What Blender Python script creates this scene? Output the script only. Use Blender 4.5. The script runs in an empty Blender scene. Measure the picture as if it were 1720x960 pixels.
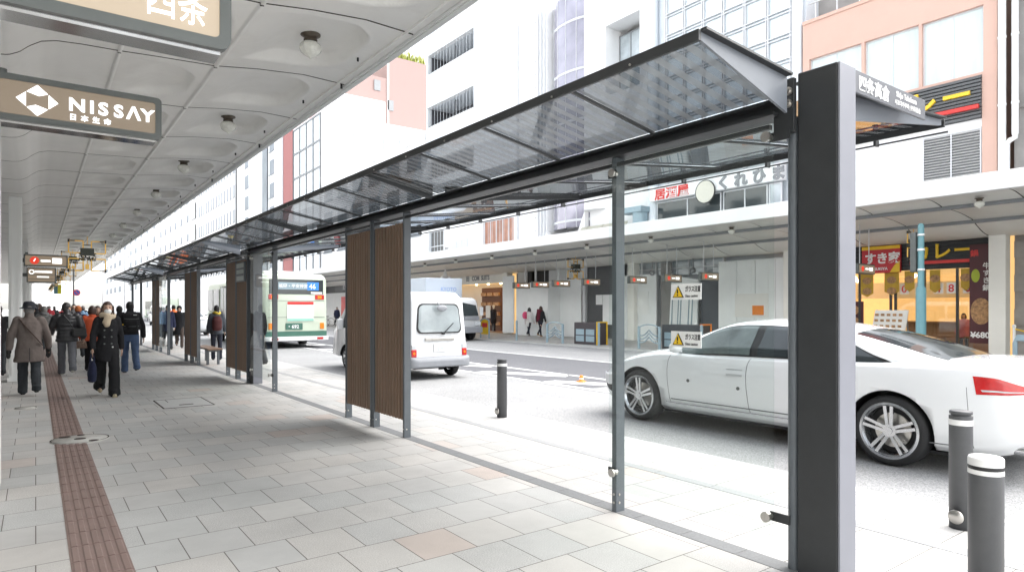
import bpy, bmesh, math, random
from mathutils import Vector, Matrix, Euler
random.seed(7)
sc = bpy.context.scene
COL = sc.collection
R = math.radians

# ------------------------------------------------------------------ helpers
class MB:
    """collects shapes into one mesh"""
    def __init__(s):
        s.v = []; s.f = []; s.m = []; s.sm = []
    def add(s, vs, fs, mi=0, smooth=False):
        o = len(s.v)
        s.v += [tuple(v) for v in vs]
        for f in fs:
            s.f.append([i + o for i in f]); s.m.append(mi); s.sm.append(smooth)
        return s
    def box(s, x0, y0, z0, x1, y1, z1, mi=0):
        vs = [(x, y, z) for x in (x0, x1) for y in (y0, y1) for z in (z0, z1)]
        fs = [(0,1,3,2),(4,6,7,5),(0,4,5,1),(2,3,7,6),(0,2,6,4),(1,5,7,3)]
        if (x1-x0)*(y1-y0)*(z1-z0) < 0: fs = [f[::-1] for f in fs]
        return s.add(vs, fs, mi)
    def bar(s, p, q, w, h, mi=0, up=(0,0,1)):
        p, q = Vector(p), Vector(q); d = (q-p).normalized(); u = Vector(up)
        if abs(d.dot(u)) > .98: u = Vector((1,0,0))
        a = d.cross(u).normalized(); b = a.cross(d)
        vs = [c + a*i*w/2 + b*j*h/2 for c in (p,q) for i,j in ((-1,-1),(1,-1),(1,1),(-1,1))]
        return s.add(vs, [(3,2,1,0),(4,5,6,7),(0,1,5,4),(1,2,6,5),(2,3,7,6),(3,0,4,7)], mi)
    def cyl(s, p, q, r0, r1=None, n=16, mi=0, caps=True, smooth=True):
        r1 = r0 if r1 is None else r1
        p, q = Vector(p), Vector(q); d = (q-p).normalized()
        a = d.orthogonal().normalized(); b = d.cross(a)
        vs = []
        for c, r in ((p,r0),(q,r1)):
            for i in range(n):
                t = 2*math.pi*i/n
                vs.append(c + (a*math.cos(t)+b*math.sin(t))*r)
        s.add(vs, [(i,(i+1)%n,n+(i+1)%n,n+i) for i in range(n)], mi, smooth)
        if caps: s.add(vs, [tuple(range(n))[::-1], tuple(range(n,2*n))], mi)
        return s
    def lathe(s, prof, c=(0,0,0), axis='z', n=24, mi=0):
        """prof: list of (r, h)"""
        vs = []; c = Vector(c)
        for r, h in prof:
            for i in range(n):
                t = 2*math.pi*i/n; a, b = r*math.cos(t), r*math.sin(t)
                vs.append(c + (Vector((a,b,h)) if axis=='z' else Vector((h,a,b)) if axis=='x' else Vector((b,h,a))))
        fs = []
        for k in range(len(prof)-1):
            for i in range(n):
                j = (i+1)%n
                fs.append((k*n+i, k*n+j, (k+1)*n+j, (k+1)*n+i))
        return s.add(vs, fs, mi, True)
    def prism(s, pts, axis, a, b, mi=0):
        """polygon pts in the plane normal to axis (x: (y,z); y: (x,z); z: (x,y)), extruded a..b"""
        def P(u,v,w): return {'x':(w,u,v),'y':(u,w,v),'z':(u,v,w)}[axis]
        n = len(pts)
        ar = sum(pts[i][0]*pts[(i+1)%n][1]-pts[(i+1)%n][0]*pts[i][1] for i in range(n))
        vs = [P(u,v,a) for u,v in pts] + [P(u,v,b) for u,v in pts]
        fs = [tuple(range(n))[::-1], tuple(range(n,2*n))] + [(i,(i+1)%n,n+(i+1)%n,n+i) for i in range(n)]
        flip = (ar < 0) != (axis == 'y') != (b < a)
        if flip: fs = [f[::-1] for f in fs]
        return s.add(vs, fs, mi)
    def tube(s, path, r, n=8, mi=0):
        path = [Vector(p) for p in path]; m = len(path); vs = []
        a = None
        for k, p in enumerate(path):
            d = (path[min(k+1,m-1)] - path[max(k-1,0)]).normalized()
            a = d.orthogonal().normalized() if a is None else (a - d*a.dot(d)).normalized()
            b = d.cross(a); rr = r[k] if isinstance(r, (list,tuple)) else r
            for i in range(n):
                t = 2*math.pi*i/n
                vs.append(p + (a*math.cos(t)+b*math.sin(t))*rr)
        fs = [(k*n+i, k*n+(i+1)%n, (k+1)*n+(i+1)%n, (k+1)*n+i) for k in range(m-1) for i in range(n)]
        s.add(vs, fs, mi, True)
        return s.add(vs, [tuple(range(n))[::-1], tuple(range((m-1)*n, m*n))], mi)
    def ell(s, c, r, n=12, k=8, mi=0):
        c = Vector(c); vs = []
        for j in range(k+1):
            ph = math.pi*j/k - math.pi/2
            for i in range(n):
                t = 2*math.pi*i/n
                vs.append(c + Vector((r[0]*math.cos(ph)*math.cos(t), r[1]*math.cos(ph)*math.sin(t), r[2]*math.sin(ph))))
        return s.add(vs, [(j*n+i, j*n+(i+1)%n, (j+1)*n+(i+1)%n, (j+1)*n+i) for j in range(k) for i in range(n)], mi, True)
    def grid(s, fn, nu, nv, mi=0, smooth=True, flip=False):
        vs = [fn(i/nu, j/nv) for i in range(nu+1) for j in range(nv+1)]
        w = nv+1
        fs = [(i*w+j, (i+1)*w+j, (i+1)*w+j+1, i*w+j+1) for i in range(nu) for j in range(nv)]
        if flip: fs = [f[::-1] for f in fs]
        return s.add(vs, fs, mi, smooth)
    def xf(s, M):
        s.v = [tuple(M @ Vector(v)) for v in s.v]; return s
    def mesh(s, name, mats):
        me = bpy.data.meshes.new(name)
        me.from_pydata(s.v, [], s.f)
        for m in (mats if isinstance(mats, (list,tuple)) else [mats]): me.materials.append(m)
        me.polygons.foreach_set('material_index', s.m)
        me.polygons.foreach_set('use_smooth', s.sm)
        me.update()
        return me
    def build(s, name, mats, parent=None, bevel=0, label=None, weld=False):
        me = s.mesh(name, mats)
        if weld:
            b = bmesh.new(); b.from_mesh(me); bmesh.ops.remove_doubles(b, verts=b.verts, dist=1e-4)
            b.to_mesh(me); b.free()
        return link(name, me, parent, bevel, label)

def link(name, me, parent=None, bevel=0, label=None):
    o = bpy.data.objects.new(name, me); COL.objects.link(o)
    if parent is not None:
        o.parent = parent
        if me is not None: o.matrix_parent_inverse = world(parent).inverted()
    if bevel:
        b = o.modifiers.new('edge', 'BEVEL'); b.width = bevel; b.segments = 2; b.limit_method = 'ANGLE'; b.angle_limit = R(40)
    if label: o['label'] = label
    return o

def world(o):
    M = Matrix.LocRotScale(o.location, o.rotation_euler, o.scale)
    return world(o.parent) @ o.matrix_parent_inverse @ M if o.parent else M

def tag(o, label, cat, group=None, kind=None):
    if label: o['label'] = label
    if cat: o['category'] = cat
    if group: o['group'] = group
    if kind: o['kind'] = kind
    return o

def thing(name, label, cat, loc=(0,0,0), rz=0, group=None):
    o = bpy.data.objects.new(name, None); COL.objects.link(o)
    o.empty_display_size = .1
    o.location = loc; o.rotation_euler = (0,0,rz)
    return tag(o, label, cat, group)

def local(o, child):
    """child mesh is in the thing's own axes"""
    child.matrix_parent_inverse = Matrix.Identity(4); return child

def copy_tree(o, parent=None):
    c = o.copy(); COL.objects.link(c)
    if parent: c.parent = parent
    for ch in [x for x in COL.objects if x.parent == o]: copy_tree(ch, c)
    return c

def dup(o, loc, rz=None, label=None, group=None):
    c = copy_tree(o); c.location = loc
    if rz is not None: c.rotation_euler = (0,0,rz)
    if label: c['label'] = label
    if group: c['group'] = group
    return c

def struct(name, mb, m, smooth=False):
    o = mb.build(name, m); o['kind'] = 'structure'; return o

# ---------------------------------------------------------------- materials
def nd(nt, t, **kw):
    n = nt.nodes.new(t)
    for k, v in kw.items():
        if k in n.inputs: n.inputs[k].default_value = v
        else: setattr(n, k, v)
    return n

def rgb(c): return (c[0], c[1], c[2], 1)

def mat(name, col, rough=.6, metal=0, var=.08, scale=6, bump=0, bscale=60, emit=0, ecol=None, coat=0, dirt=0, spec=.5, stretch=None):
    m = bpy.data.materials.new(name); m.use_nodes = True
    nt = m.node_tree; p = nt.nodes['Principled BSDF']; L = nt.links.new
    p.inputs['Roughness'].default_value = rough; p.inputs['Metallic'].default_value = metal
    p.inputs['Base Color'].default_value = rgb(col)
    p.inputs['Specular IOR Level'].default_value = spec
    if coat: p.inputs['Coat Weight'].default_value = coat; p.inputs['Coat Roughness'].default_value = .05
    tc = nd(nt, 'ShaderNodeTexCoord')
    vec = tc.outputs['Object']
    if stretch:
        mp = nd(nt, 'ShaderNodeMapping'); mp.inputs['Scale'].default_value = stretch
        L(vec, mp.inputs[0]); vec = mp.outputs[0]
    if var:
        n = nd(nt, 'ShaderNodeTexNoise', Scale=scale, Detail=5, Roughness=.6); L(vec, n.inputs['Vector'])
        mr = nd(nt, 'ShaderNodeMapRange'); L(n.outputs[0], mr.inputs[0])
        mr.inputs[1].default_value = .25; mr.inputs[2].default_value = .75
        mr.inputs[3].default_value = 1-var; mr.inputs[4].default_value = 1+var*.6
        mx = nd(nt, 'ShaderNodeMix', data_type='RGBA', blend_type='MULTIPLY'); mx.inputs[0].default_value = 1
        mx.inputs[6].default_value = rgb(col)
        cb = nd(nt, 'ShaderNodeCombineColor')
        for i in range(3): L(mr.outputs[0], cb.inputs[i])
        L(cb.outputs[0], mx.inputs[7]); out = mx.outputs[2]
        if dirt:
            n2 = nd(nt, 'ShaderNodeTexNoise', Scale=1.3, Detail=7, Roughness=.7); L(vec, n2.inputs['Vector'])
            r2 = nd(nt, 'ShaderNodeMapRange'); L(n2.outputs[0], r2.inputs[0])
            r2.inputs[1].default_value = .52; r2.inputs[2].default_value = .72; r2.inputs[4].default_value = dirt
            m2 = nd(nt, 'ShaderNodeMix', data_type='RGBA'); L(r2.outputs[0], m2.inputs[0]); L(out, m2.inputs[6])
            m2.inputs[7].default_value = (col[0]*.45, col[1]*.42, col[2]*.38, 1); out = m2.outputs[2]
        L(out, p.inputs['Base Color'])
        rr = nd(nt, 'ShaderNodeMapRange'); L(n.outputs[0], rr.inputs[0])
        rr.inputs[3].default_value = max(0, rough-.08); rr.inputs[4].default_value = min(1, rough+.08)
        L(rr.outputs[0], p.inputs['Roughness'])
    if bump:
        n3 = nd(nt, 'ShaderNodeTexNoise', Scale=bscale, Detail=3); L(vec, n3.inputs['Vector'])
        b = nd(nt, 'ShaderNodeBump', Strength=bump, Distance=.01); L(n3.outputs[0], b.inputs['Height'])
        L(b.outputs[0], p.inputs['Normal'])
    if emit:
        p.inputs['Emission Color'].default_value = rgb(ecol or col); p.inputs['Emission Strength'].default_value = emit
    return m

def schlick(nt, k=1.0, f0=.04):
    lw = nd(nt, 'ShaderNodeLayerWeight'); lw.inputs[0].default_value = .5      # facing = 1-|cos|
    p = nd(nt, 'ShaderNodeMath', operation='POWER'); p.inputs[1].default_value = 5; nt.links.new(lw.outputs['Facing'], p.inputs[0])
    q = nd(nt, 'ShaderNodeMath', operation='MULTIPLY_ADD'); q.use_clamp = True; nt.links.new(p.outputs[0], q.inputs[0])
    q.inputs[1].default_value = (1-f0)*k; q.inputs[2].default_value = f0*k
    return q

def glass(name, tint=(.93,.98,.96), refl=.35, clear=.92, rough=.0):
    """thin architectural pane: mostly see-through, mirror-like at a glance"""
    m = bpy.data.materials.new(name); m.use_nodes = True
    nt = m.node_tree; nt.nodes.clear(); L = nt.links.new
    o = nd(nt, 'ShaderNodeOutputMaterial')
    t = nd(nt, 'ShaderNodeBsdfTransparent'); t.inputs[0].default_value = rgb([c*clear for c in tint])
    g = nd(nt, 'ShaderNodeBsdfGlossy', Roughness=rough); g.inputs[0].default_value = (1,1,1,1)
    mu = schlick(nt, refl*2)
    mx = nd(nt, 'ShaderNodeMixShader'); L(mu.outputs[0], mx.inputs[0]); L(t.outputs[0], mx.inputs[1]); L(g.outputs[0], mx.inputs[2])
    L(mx.outputs[0], o.inputs[0])
    return m

def darkglass(name, col=(.03,.04,.045), rough=.04, var=.3):
    return mat(name, col, rough, 0, var, 1.5, spec=.8)

TXT = {}
def text(name, s, size, M, material, parent=None, extrude=.002, bold=0, align='LEFT', sx=1, label=None, depth=True):
    """lettering as a thin raised mesh; M places its local XY plane"""
    key = (s, size, extrude, bold, align, sx)
    cu = bpy.data.curves.new(name, 'FONT'); cu.body = s; cu.size = size; cu.extrude = extrude; cu.offset = bold
    cu.align_x = align; cu.resolution_u = 3
    tmp = bpy.data.objects.new('tmp', cu); COL.objects.link(tmp)
    dg = bpy.context.evaluated_depsgraph_get(); dg.update()
    me = bpy.data.meshes.new_from_object(tmp.evaluated_get(dg))
    bpy.data.objects.remove(tmp); bpy.data.curves.remove(cu)
    me.name = name
    me.transform(M @ Matrix.Diagonal((sx,1,1,1)))
    me.materials.clear(); me.materials.append(material)
    return link(name, me, parent, 0, label)

def face_my(x, y, z):      # lettering read from the -Y side
    return Matrix.Translation((x,y,z)) @ Matrix.Rotation(R(90), 4, 'X')
def face_mx(x, y, z):      # lettering read from the -X side (left to right runs towards -Y)
    return Matrix.Translation((x,y,z)) @ Matrix.Rotation(R(-90), 4, 'Z') @ Matrix.Rotation(R(90), 4, 'X')

# shared materials
M = {}
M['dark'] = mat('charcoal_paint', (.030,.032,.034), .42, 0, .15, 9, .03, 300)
M['dark2'] = mat('grey_steel_paint', (.115,.13,.145), .38, 0, .12, 9)
M['finweb'] = mat('fin_grey_paint', (.16,.175,.20), .40, 0, .10, 5)
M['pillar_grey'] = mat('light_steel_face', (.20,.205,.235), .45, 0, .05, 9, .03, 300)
M['steel'] = mat('brushed_steel', (.55,.53,.50), .3, 1, .1, 30)
M['white'] = mat('white_paint', (.80,.80,.79), .5, 0, .04, 3)
M['offwhite'] = mat('offwhite_panel', (.80,.81,.80), .55, 0, .04, 2, dirt=.06)
M['ceil'] = mat('arcade_concrete', (.88,.872,.85), .7, 0, .04, 2.2, .12, 90, dirt=.15)
M['slot'] = mat('seam_shade_and_joint', (.045,.032,.026), .9, 0, .2, 20)  # dark joint colour; also paints the shade in the ceiling seams
M['cream'] = mat('cream_panel', (.80,.79,.74), .5, 0, .04, 2, dirt=.06)
M['wood'] = mat('brown_slats', (.26,.17,.118), .5, 0, .2, 8, .05, 120, stretch=(1,1,.2))
M['black'] = mat('black_plastic', (.012,.012,.013), .5, 0, .2, 10)
M['rubber'] = mat('rubber', (.018,.018,.019), .75, 0, .2, 20, .1, 200)
M['red'] = mat('red_paint', (.62,.035,.03), .4, 0, .08, 4)
M['yellow'] = mat('yellow_paint', (.80,.52,.02), .4, 0, .08, 4)
M['orange'] = mat('orange_paint', (.85,.25,.03), .5, 0, .1, 4)
M['teal'] = mat('teal_paint', (.12,.27,.30), .4, 0, .1, 5, dirt=.1)
M['bluegrey'] = mat('bluegrey_paint', (.27,.36,.41), .45, 0, .1, 5, dirt=.1)
M['glass'] = glass('pane', (.962,.985,.975), .28, .985)
M['dglass'] = darkglass('window_glass')
M['bglass'] = darkglass('bright_window_glass', (.42,.47,.50), .06, .3)
M['blind'] = mat('pale_blind_window', (.58,.66,.66), .15, 0, .12, .8, stretch=(1,5,1))
M['gold'] = mat('gold_frame', (.75,.47,.12), .35, .6, .1, 8)
M['litface'] = mat('lit_sign_face', (.095,.085,.070), .5, 0, .08, 2, emit=.042, ecol=(.95,.72,.50))
M['litface2'] = mat('lit_sign_face_bright', (.16,.14,.11), .5, 0, .1, 2, emit=.10, ecol=(.95,.76,.55))
M['litwhite'] = mat('lit_lettering', (.9,.9,.9), .5, 0, 0, emit=.32, ecol=(1,1,1))
M['litred'] = mat('lit_red_icon', (.8,.05,.03), .5, 0, 0, emit=.10, ecol=(1,.08,.04))
M['signframe'] = mat('sign_frame', (.105,.115,.112), .4, .1, .12, 6)
M['mirror'] = mat('sign_underside', (.45,.45,.45), .12, .9, .15, 4)
M['bulb'] = mat('lamp_glass', (.80,.80,.74), .12, 0, .15, 30, .25, 60, spec=.8)
# ------------------------------------------------------------ camera, light
CAMH = 1.5
cam = bpy.data.cameras.new('camera'); co = bpy.data.objects.new('camera', cam); COL.objects.link(co)
sc.camera = co
co.location = (0,0,CAMH)
YAW = math.atan(800/1087)
co.rotation_euler = (R(90), 0, -YAW)
cam.sensor_width = 36; cam.lens = 36*1087/1720
cam.shift_y = -(480-518)/1720
cam.clip_start = .05; cam.clip_end = 2000

SUN_EL, SUN_AZ = 42, 100      # azimuth measured from +Y towards +X
w = bpy.data.worlds.new('World'); sc.world = w; w.use_nodes = True
nt = w.node_tree; bg = nt.nodes['Background']
sky = nd(nt, 'ShaderNodeTexSky'); sky.sky_type = 'NISHITA'; sky.sun_disc = False
sky.sun_elevation = R(SUN_EL); sky.sun_rotation = R(SUN_AZ)
sky.air_density = 1.2; sky.dust_density = 2; sky.ozone_density = .6
hs = nd(nt, 'ShaderNodeHueSaturation', Saturation=.22, Value=1)
nt.links.new(sky.outputs[0], hs.inputs['Color']); nt.links.new(hs.outputs[0], bg.inputs[0])
bg.inputs[1].default_value = .115
sun = bpy.data.lights.new('sun', 'SUN'); so = bpy.data.objects.new('sun', sun); COL.objects.link(so)
sun.energy = 1.5; sun.angle = R(85); sun.color = (1,.97,.93)
el, az = R(SUN_EL), R(SUN_AZ)
sv = Vector((math.cos(el)*math.sin(az), math.cos(el)*math.cos(az), math.sin(el)))
so.rotation_euler = sv.to_track_quat('Z', 'Y').to_euler()
sc.view_settings.view_transform = 'Standard'; sc.view_settings.look = 'None'
sc.view_settings.gamma = 1; sc.view_settings.exposure = 2.5
sc.cycles.max_bounces = 10; sc.cycles.diffuse_bounces = 5; sc.cycles.glossy_bounces = 4
sc.cycles.transparent_max_bounces = 24; sc.cycles.transmission_bounces = 4
sc.cycles.caustics_reflective = False; sc.cycles.caustics_refractive = False
sc.cycles.sample_clamp_indirect = 6
try:
    sc.cycles.use_denoising = True; sc.cycles.denoiser = 'OPENIMAGEDENOISE'
except Exception: pass

# ------------------------------------------------------------------- ground
def paving_mat():
    m = bpy.data.materials.new('granite_paving'); m.use_nodes = True
    nt = m.node_tree; p = nt.nodes['Principled BSDF']; L = nt.links.new
    tc = nd(nt, 'ShaderNodeTexCoord'); sp = nd(nt, 'ShaderNodeSeparateXYZ'); L(tc.outputs['Object'], sp.inputs[0])
    def mth(op, a, b=None, clamp=False):
        n = nd(nt, 'ShaderNodeMath', operation=op); n.use_clamp = clamp
        for i, q in enumerate((a,b)):
            if q is None: continue
            if hasattr(q, 'is_linked'): L(q, n.inputs[i])
            else: n.inputs[i].default_value = q
        return n.outputs[0]
    PW, PH = .3745, .4275
    yr = mth('DIVIDE', mth('ADD', sp.outputs[1], .0), PH); row = mth('FLOOR', yr)
    off = mth('MULTIPLY', row, .5)
    xr = mth('ADD', mth('DIVIDE', sp.outputs[0], PW), off); colm = mth('FLOOR', xr)
    fx = mth('SUBTRACT', xr, colm); fy = mth('SUBTRACT', yr, row)
    ex = mth('MULTIPLY', mth('MINIMUM', fx, mth('SUBTRACT', 1, fx)), PW)
    ey = mth('MULTIPLY', mth('MINIMUM', fy, mth('SUBTRACT', 1, fy)), PH)
    ed = mth('MINIMUM', ex, ey)
    joint = mth('LESS_THAN', ed, .0031)
    cv = nd(nt, 'ShaderNodeCombineXYZ'); L(colm, cv.inputs[0]); L(row, cv.inputs[1])
    wn = nd(nt, 'ShaderNodeTexWhiteNoise', noise_dimensions='2D'); L(cv.outputs[0], wn.inputs[0])
    cr = nd(nt, 'ShaderNodeValToRGB'); e = cr.color_ramp; e.interpolation = 'CONSTANT'
    cols = [(0,(.412,.411,.404)),(.2,(.42,.415,.405)),(.38,(.435,.425,.41)),(.55,(.392,.398,.394)),(.70,(.44,.437,.425)),(.82,(.40,.402,.397)),(.955,(.43,.378,.348)),(.98,(.44,.402,.378))]
    cols = [(p_, (c_[0]*1.195, c_[1]*1.18, c_[2]*1.165)) for p_, c_ in cols]
    e.elements[0].position = 0; e.elements[0].color = rgb(cols[0][1])
    e.elements[1].position = cols[1][0]; e.elements[1].color = rgb(cols[1][1])
    for ps, c in cols[2:]:
        q = e.elements.new(ps); q.color = rgb(c)
    L(wn.outputs[0], cr.inputs[0])
    # granite speckle, strength differs per slab
    n1 = nd(nt, 'ShaderNodeTexNoise', Scale=140, Detail=2); L(tc.outputs['Object'], n1.inputs[0])
    r1 = nd(nt, 'ShaderNodeMapRange'); L(n1.outputs[0], r1.inputs[0])
    r1.inputs[1].default_value=.3; r1.inputs[2].default_value=.7; r1.inputs[3].default_value=.66; r1.inputs[4].default_value=1.25
    n2 = nd(nt, 'ShaderNodeTexNoise', Scale=1.1, Detail=6, Roughness=.65); L(tc.outputs['Object'], n2.inputs[0])
    r2 = nd(nt, 'ShaderNodeMapRange'); L(n2.outputs[0], r2.inputs[0]); r2.inputs[1].default_value=.3; r2.inputs[2].default_value=.7
    r2.inputs[3].default_value=.86; r2.inputs[4].default_value=1.08
    sepc = nd(nt, 'ShaderNodeSeparateColor'); L(wn.outputs[1], sepc.inputs[0])
    spk = nd(nt, 'ShaderNodeMix', data_type='FLOAT'); spk.inputs[2].default_value = 1
    L(sepc.outputs[1], spk.inputs[0]); L(r1.outputs[0], spk.inputs[3])
    k = mth('MULTIPLY', spk.outputs[0], r2.outputs[0])
    mx = nd(nt, 'ShaderNodeMix', data_type='RGBA', blend_type='MULTIPLY'); mx.inputs[0].default_value = 1
    L(cr.outputs[0], mx.inputs[6]); cb = nd(nt, 'ShaderNodeCombineColor')
    for i in range(3): L(k, cb.inputs[i])
    L(cb.outputs[0], mx.inputs[7])
    # gum spots and grey traffic stains
    vg = nd(nt, 'ShaderNodeTexVoronoi', Scale=2.3); vg.inputs['Randomness'].default_value = 1; L(tc.outputs['Object'], vg.inputs[0])
    gv = nd(nt, 'ShaderNodeSeparateColor'); L(vg.outputs['Color'], gv.inputs[0])
    gs = mth('MULTIPLY', mth('LESS_THAN', vg.outputs['Distance'], mth('MULTIPLY', gv.outputs[0], .055)), mth('MULTIPLY', gv.outputs[1], .30))
    n5 = nd(nt, 'ShaderNodeTexNoise', Scale=.45, Detail=8, Roughness=.72); L(tc.outputs['Object'], n5.inputs[0])
    st = nd(nt, 'ShaderNodeMapRange'); L(n5.outputs[0], st.inputs[0]); st.inputs[1].default_value=.50; st.inputs[2].default_value=.75; st.inputs[4].default_value=.30
    mg = nd(nt, 'ShaderNodeMix', data_type='RGBA'); L(mth('ADD', gs, st.outputs[0], True), mg.inputs[0]); L(mx.outputs[2], mg.inputs[6]); mg.inputs[7].default_value = (.22,.21,.20,1)
    mx = mg
    mj = nd(nt, 'ShaderNodeMix', data_type='RGBA'); L(joint, mj.inputs[0]); L(mx.outputs[2], mj.inputs[6]); mj.inputs[7].default_value = (.10,.088,.075,1)
    L(mj.outputs[2], p.inputs['Base Color'])
    p.inputs['Roughness'].default_value = .62
    bp = nd(nt, 'ShaderNodeBump', Strength=.25, Distance=.004); L(mth('SUBTRACT', 1, joint), bp.inputs['Height'])
    L(bp.outputs[0], p.inputs['Normal'])
    return m
M['paving'] = paving_mat()
M['strip'] = mat('paving_strip', (.20,.205,.21), .7, 0, .2, 60, .05, 200)
M['strip2'] = mat('paving_strip_pale', (.33,.335,.34), .7, 0, .2, 60, .05, 200)
M['kerb'] = mat('kerb_granite', (.50,.50,.49), .7, 0, .18, 80, .1, 150)
def asphalt(name, a, b):
    m = bpy.data.materials.new(name); m.use_nodes = True
    nt = m.node_tree; p = nt.nodes['Principled BSDF']; L = nt.links.new
    tc = nd(nt, 'ShaderNodeTexCoord')
    v = nd(nt, 'ShaderNodeTexVoronoi', Scale=95); L(tc.outputs['Object'], v.inputs[0])
    r = nd(nt, 'ShaderNodeSeparateColor'); L(v.outputs['Color'], r.inputs[0])
    n = nd(nt, 'ShaderNodeTexNoise', Scale=.7, Detail=6); L(tc.outputs['Object'], n.inputs[0])
    ad = nd(nt, 'ShaderNodeMath', operation='MULTIPLY'); L(r.outputs[0], ad.inputs[0]); ad.inputs[1].default_value = .75
    a2 = nd(nt, 'ShaderNodeMath', operation='MULTIPLY_ADD'); L(n.outputs[0], a2.inputs[0]); a2.inputs[1].default_value = .5; L(ad.outputs[0], a2.inputs[2])
    mx = nd(nt, 'ShaderNodeMix', data_type='RGBA'); L(a2.outputs[0], mx.inputs[0]); mx.inputs[6].default_value = rgb(a); mx.inputs[7].default_value = rgb(b)
    L(mx.outputs[2], p.inputs['Base Color']); p.inputs['Roughness'].default_value = .85
    bp = nd(nt, 'ShaderNodeBump', Strength=.5, Distance=.004); L(v.outputs['Distance'], bp.inputs['Height']); L(bp.outputs[0], p.inputs['Normal'])
    return m
M['asphalt'] = asphalt('worn_asphalt', (.15,.15,.15), (.40,.40,.40))
M['asphalt_dark'] = asphalt('dark_asphalt', (.085,.087,.095), (.17,.17,.18))
M['roadpaint'] = mat('road_paint', (.74,.74,.73), .7, 0, .12, 12, dirt=.12)

KX, KX2, Y0, Y1, RZ = 5.57, 17.6, -14, 400, -.04
struct('ground', MB().box(-700, -300, -.6, 900, 1600, -.3), mat('distant_ground', (.35,.35,.34), .9))
def sheet(name, x0, y0, x1, y1, z, m):
    b = MB(); b.add([(x0,y0,z),(x1,y0,z),(x1,y1,z),(x0,y1,z)], [(0,1,2,3)]); return struct(name, b, m)
struct('sidewalk', MB().box(-6, Y0, -.3, KX-.16, Y1, 0), M['paving'])
b = MB(); y = Y0
while y < 120:
    b.box(KX-.156, y, -.3, KX, y+.594, .002); y += .6
b.box(KX-.156, y, -.3, KX, Y1, .002)
struct('kerb', b, M['kerb'])
struct('opposite_sidewalk', MB().box(KX2+.16, Y0, -.3, 40, Y1, 0), M['paving'])
b = MB(); b.box(KX2, Y0, -.3, KX2+.156, Y1, .002); struct('opposite_kerb', b, M['kerb'])
struct('road', MB().box(KX+.002, Y0, -.32, KX2-.002, Y1, RZ), M['asphalt'])
b = MB(); y = Y0
while y < 60:
    b.box(3.44, y, -.05, 3.575, y+.414, .003); y += .42
struct('old_kerb', b, M['strip'])
b = MB(); y = Y0
while y < 60:
    b.box(4.55, y, -.05, 4.66, y+.594, .003); y += .6
struct('pale_kerb', b, M['strip2'])
sheet('dark_road', 10.0, -14, 13.1, 120, RZ+.004, M['asphalt_dark'])
sheet('hatched_road', 8.55, 9.2, 9.95, 40, RZ+.004, M['asphalt_dark'])
b = MB()
def mark(pts): b.add([(x,y,RZ+.008) for x,y in pts], [tuple(range(len(pts)))])
for y in (9.0, 11.6, 14.6, 18.2, 22.5, 27):
    mark([(8.45,y+1.6),(8.95,y+1.6),(10.0,y-.3),(9.6,y-.6)])
mark([(9.86,-14),(10.02,-14),(10.02,90),(9.86,90)]); mark([(8.42,6),(8.58,6),(8.58,60),(8.42,60)])
mark([(13.1,-14),(13.25,-14),(13.25,90),(13.1,90)])
struct('road_markings', b, M['roadpaint'])

# tactile guide path: ribbed brown tiles
b = MB(); y = -2.0
while y < 70:
    for k in range(1):
        b.box(.165, y+.002, -.02, .46, y+.298, .003)
    for k in range(5):
        x = .165 + .295*(k+.5)/5
        b.prism([(x-.021,.003),(x-.013,.0085),(x+.013,.0085),(x+.021,.003)], 'y', y+.008, y+.292)
    y += .3
struct('tactile_path', b, mat('brown_tactile_tile', (.235,.165,.145), .6, 0, .16, 4, .08, 90, dirt=.2))
# ------------------------------------------------------------- bus shelters
def roof_mat():
    """roof glass printed with pale stripes that run across the shelter"""
    m = bpy.data.materials.new('striped_roof_glass'); m.use_nodes = True
    nt = m.node_tree; nt.nodes.clear(); L = nt.links.new
    o = nd(nt, 'ShaderNodeOutputMaterial'); tc = nd(nt, 'ShaderNodeTexCoord'); sp = nd(nt, 'ShaderNodeSeparateXYZ')
    L(tc.outputs['Object'], sp.inputs[0])
    a = nd(nt, 'ShaderNodeMath', operation='MULTIPLY'); a.inputs[1].default_value = 1/.105; L(sp.outputs[1], a.inputs[0])
    f = nd(nt, 'ShaderNodeMath', operation='FRACT'); L(a.outputs[0], f.inputs[0])
    g = nd(nt, 'ShaderNodeMath', operation='LESS_THAN'); g.inputs[1].default_value = .52; L(f.outputs[0], g.inputs[0])
    n = nd(nt, 'ShaderNodeTexNoise', Scale=5, Detail=5); L(tc.outputs['Object'], n.inputs[0])
    t = nd(nt, 'ShaderNodeBsdfTransparent'); t.inputs[0].default_value = (.185,.195,.205,1)
    d = nd(nt, 'ShaderNodeBsdfDiffuse'); d.inputs[0].default_value = (.17,.175,.18,1)
    tl = nd(nt, 'ShaderNodeBsdfTransparent'); tl.inputs[0].default_value = (.085,.09,.095,1)
    ad = nd(nt, 'ShaderNodeAddShader'); L(d.outputs[0], ad.inputs[0]); L(tl.outputs[0], ad.inputs[1])
    m1 = nd(nt, 'ShaderNodeMixShader'); L(g.outputs[0], m1.inputs[0]); L(t.outputs[0], m1.inputs[1]); L(ad.outputs[0], m1.inputs[2])
    gl = nd(nt, 'ShaderNodeBsdfGlossy'); gl.inputs[0].default_value = (.9,.95,1,1); gl.inputs['Roughness'].default_value = .03
    mu = schlick(nt, 1.0)
    m2 = nd(nt, 'ShaderNodeMixShader'); L(mu.outputs[0], m2.inputs[0]); L(m1.outputs[0], m2.inputs[1]); L(gl.outputs[0], m2.inputs[2])
    L(m2.outputs[0], o.inputs[0])
    return m
M['roof'] = roof_mat()
M['woodback'] = mat('slat_gap_shade', (.022,.013,.010), .6, 0, .2, 8)  # near-black backing: the shade between the slats painted in
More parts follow.
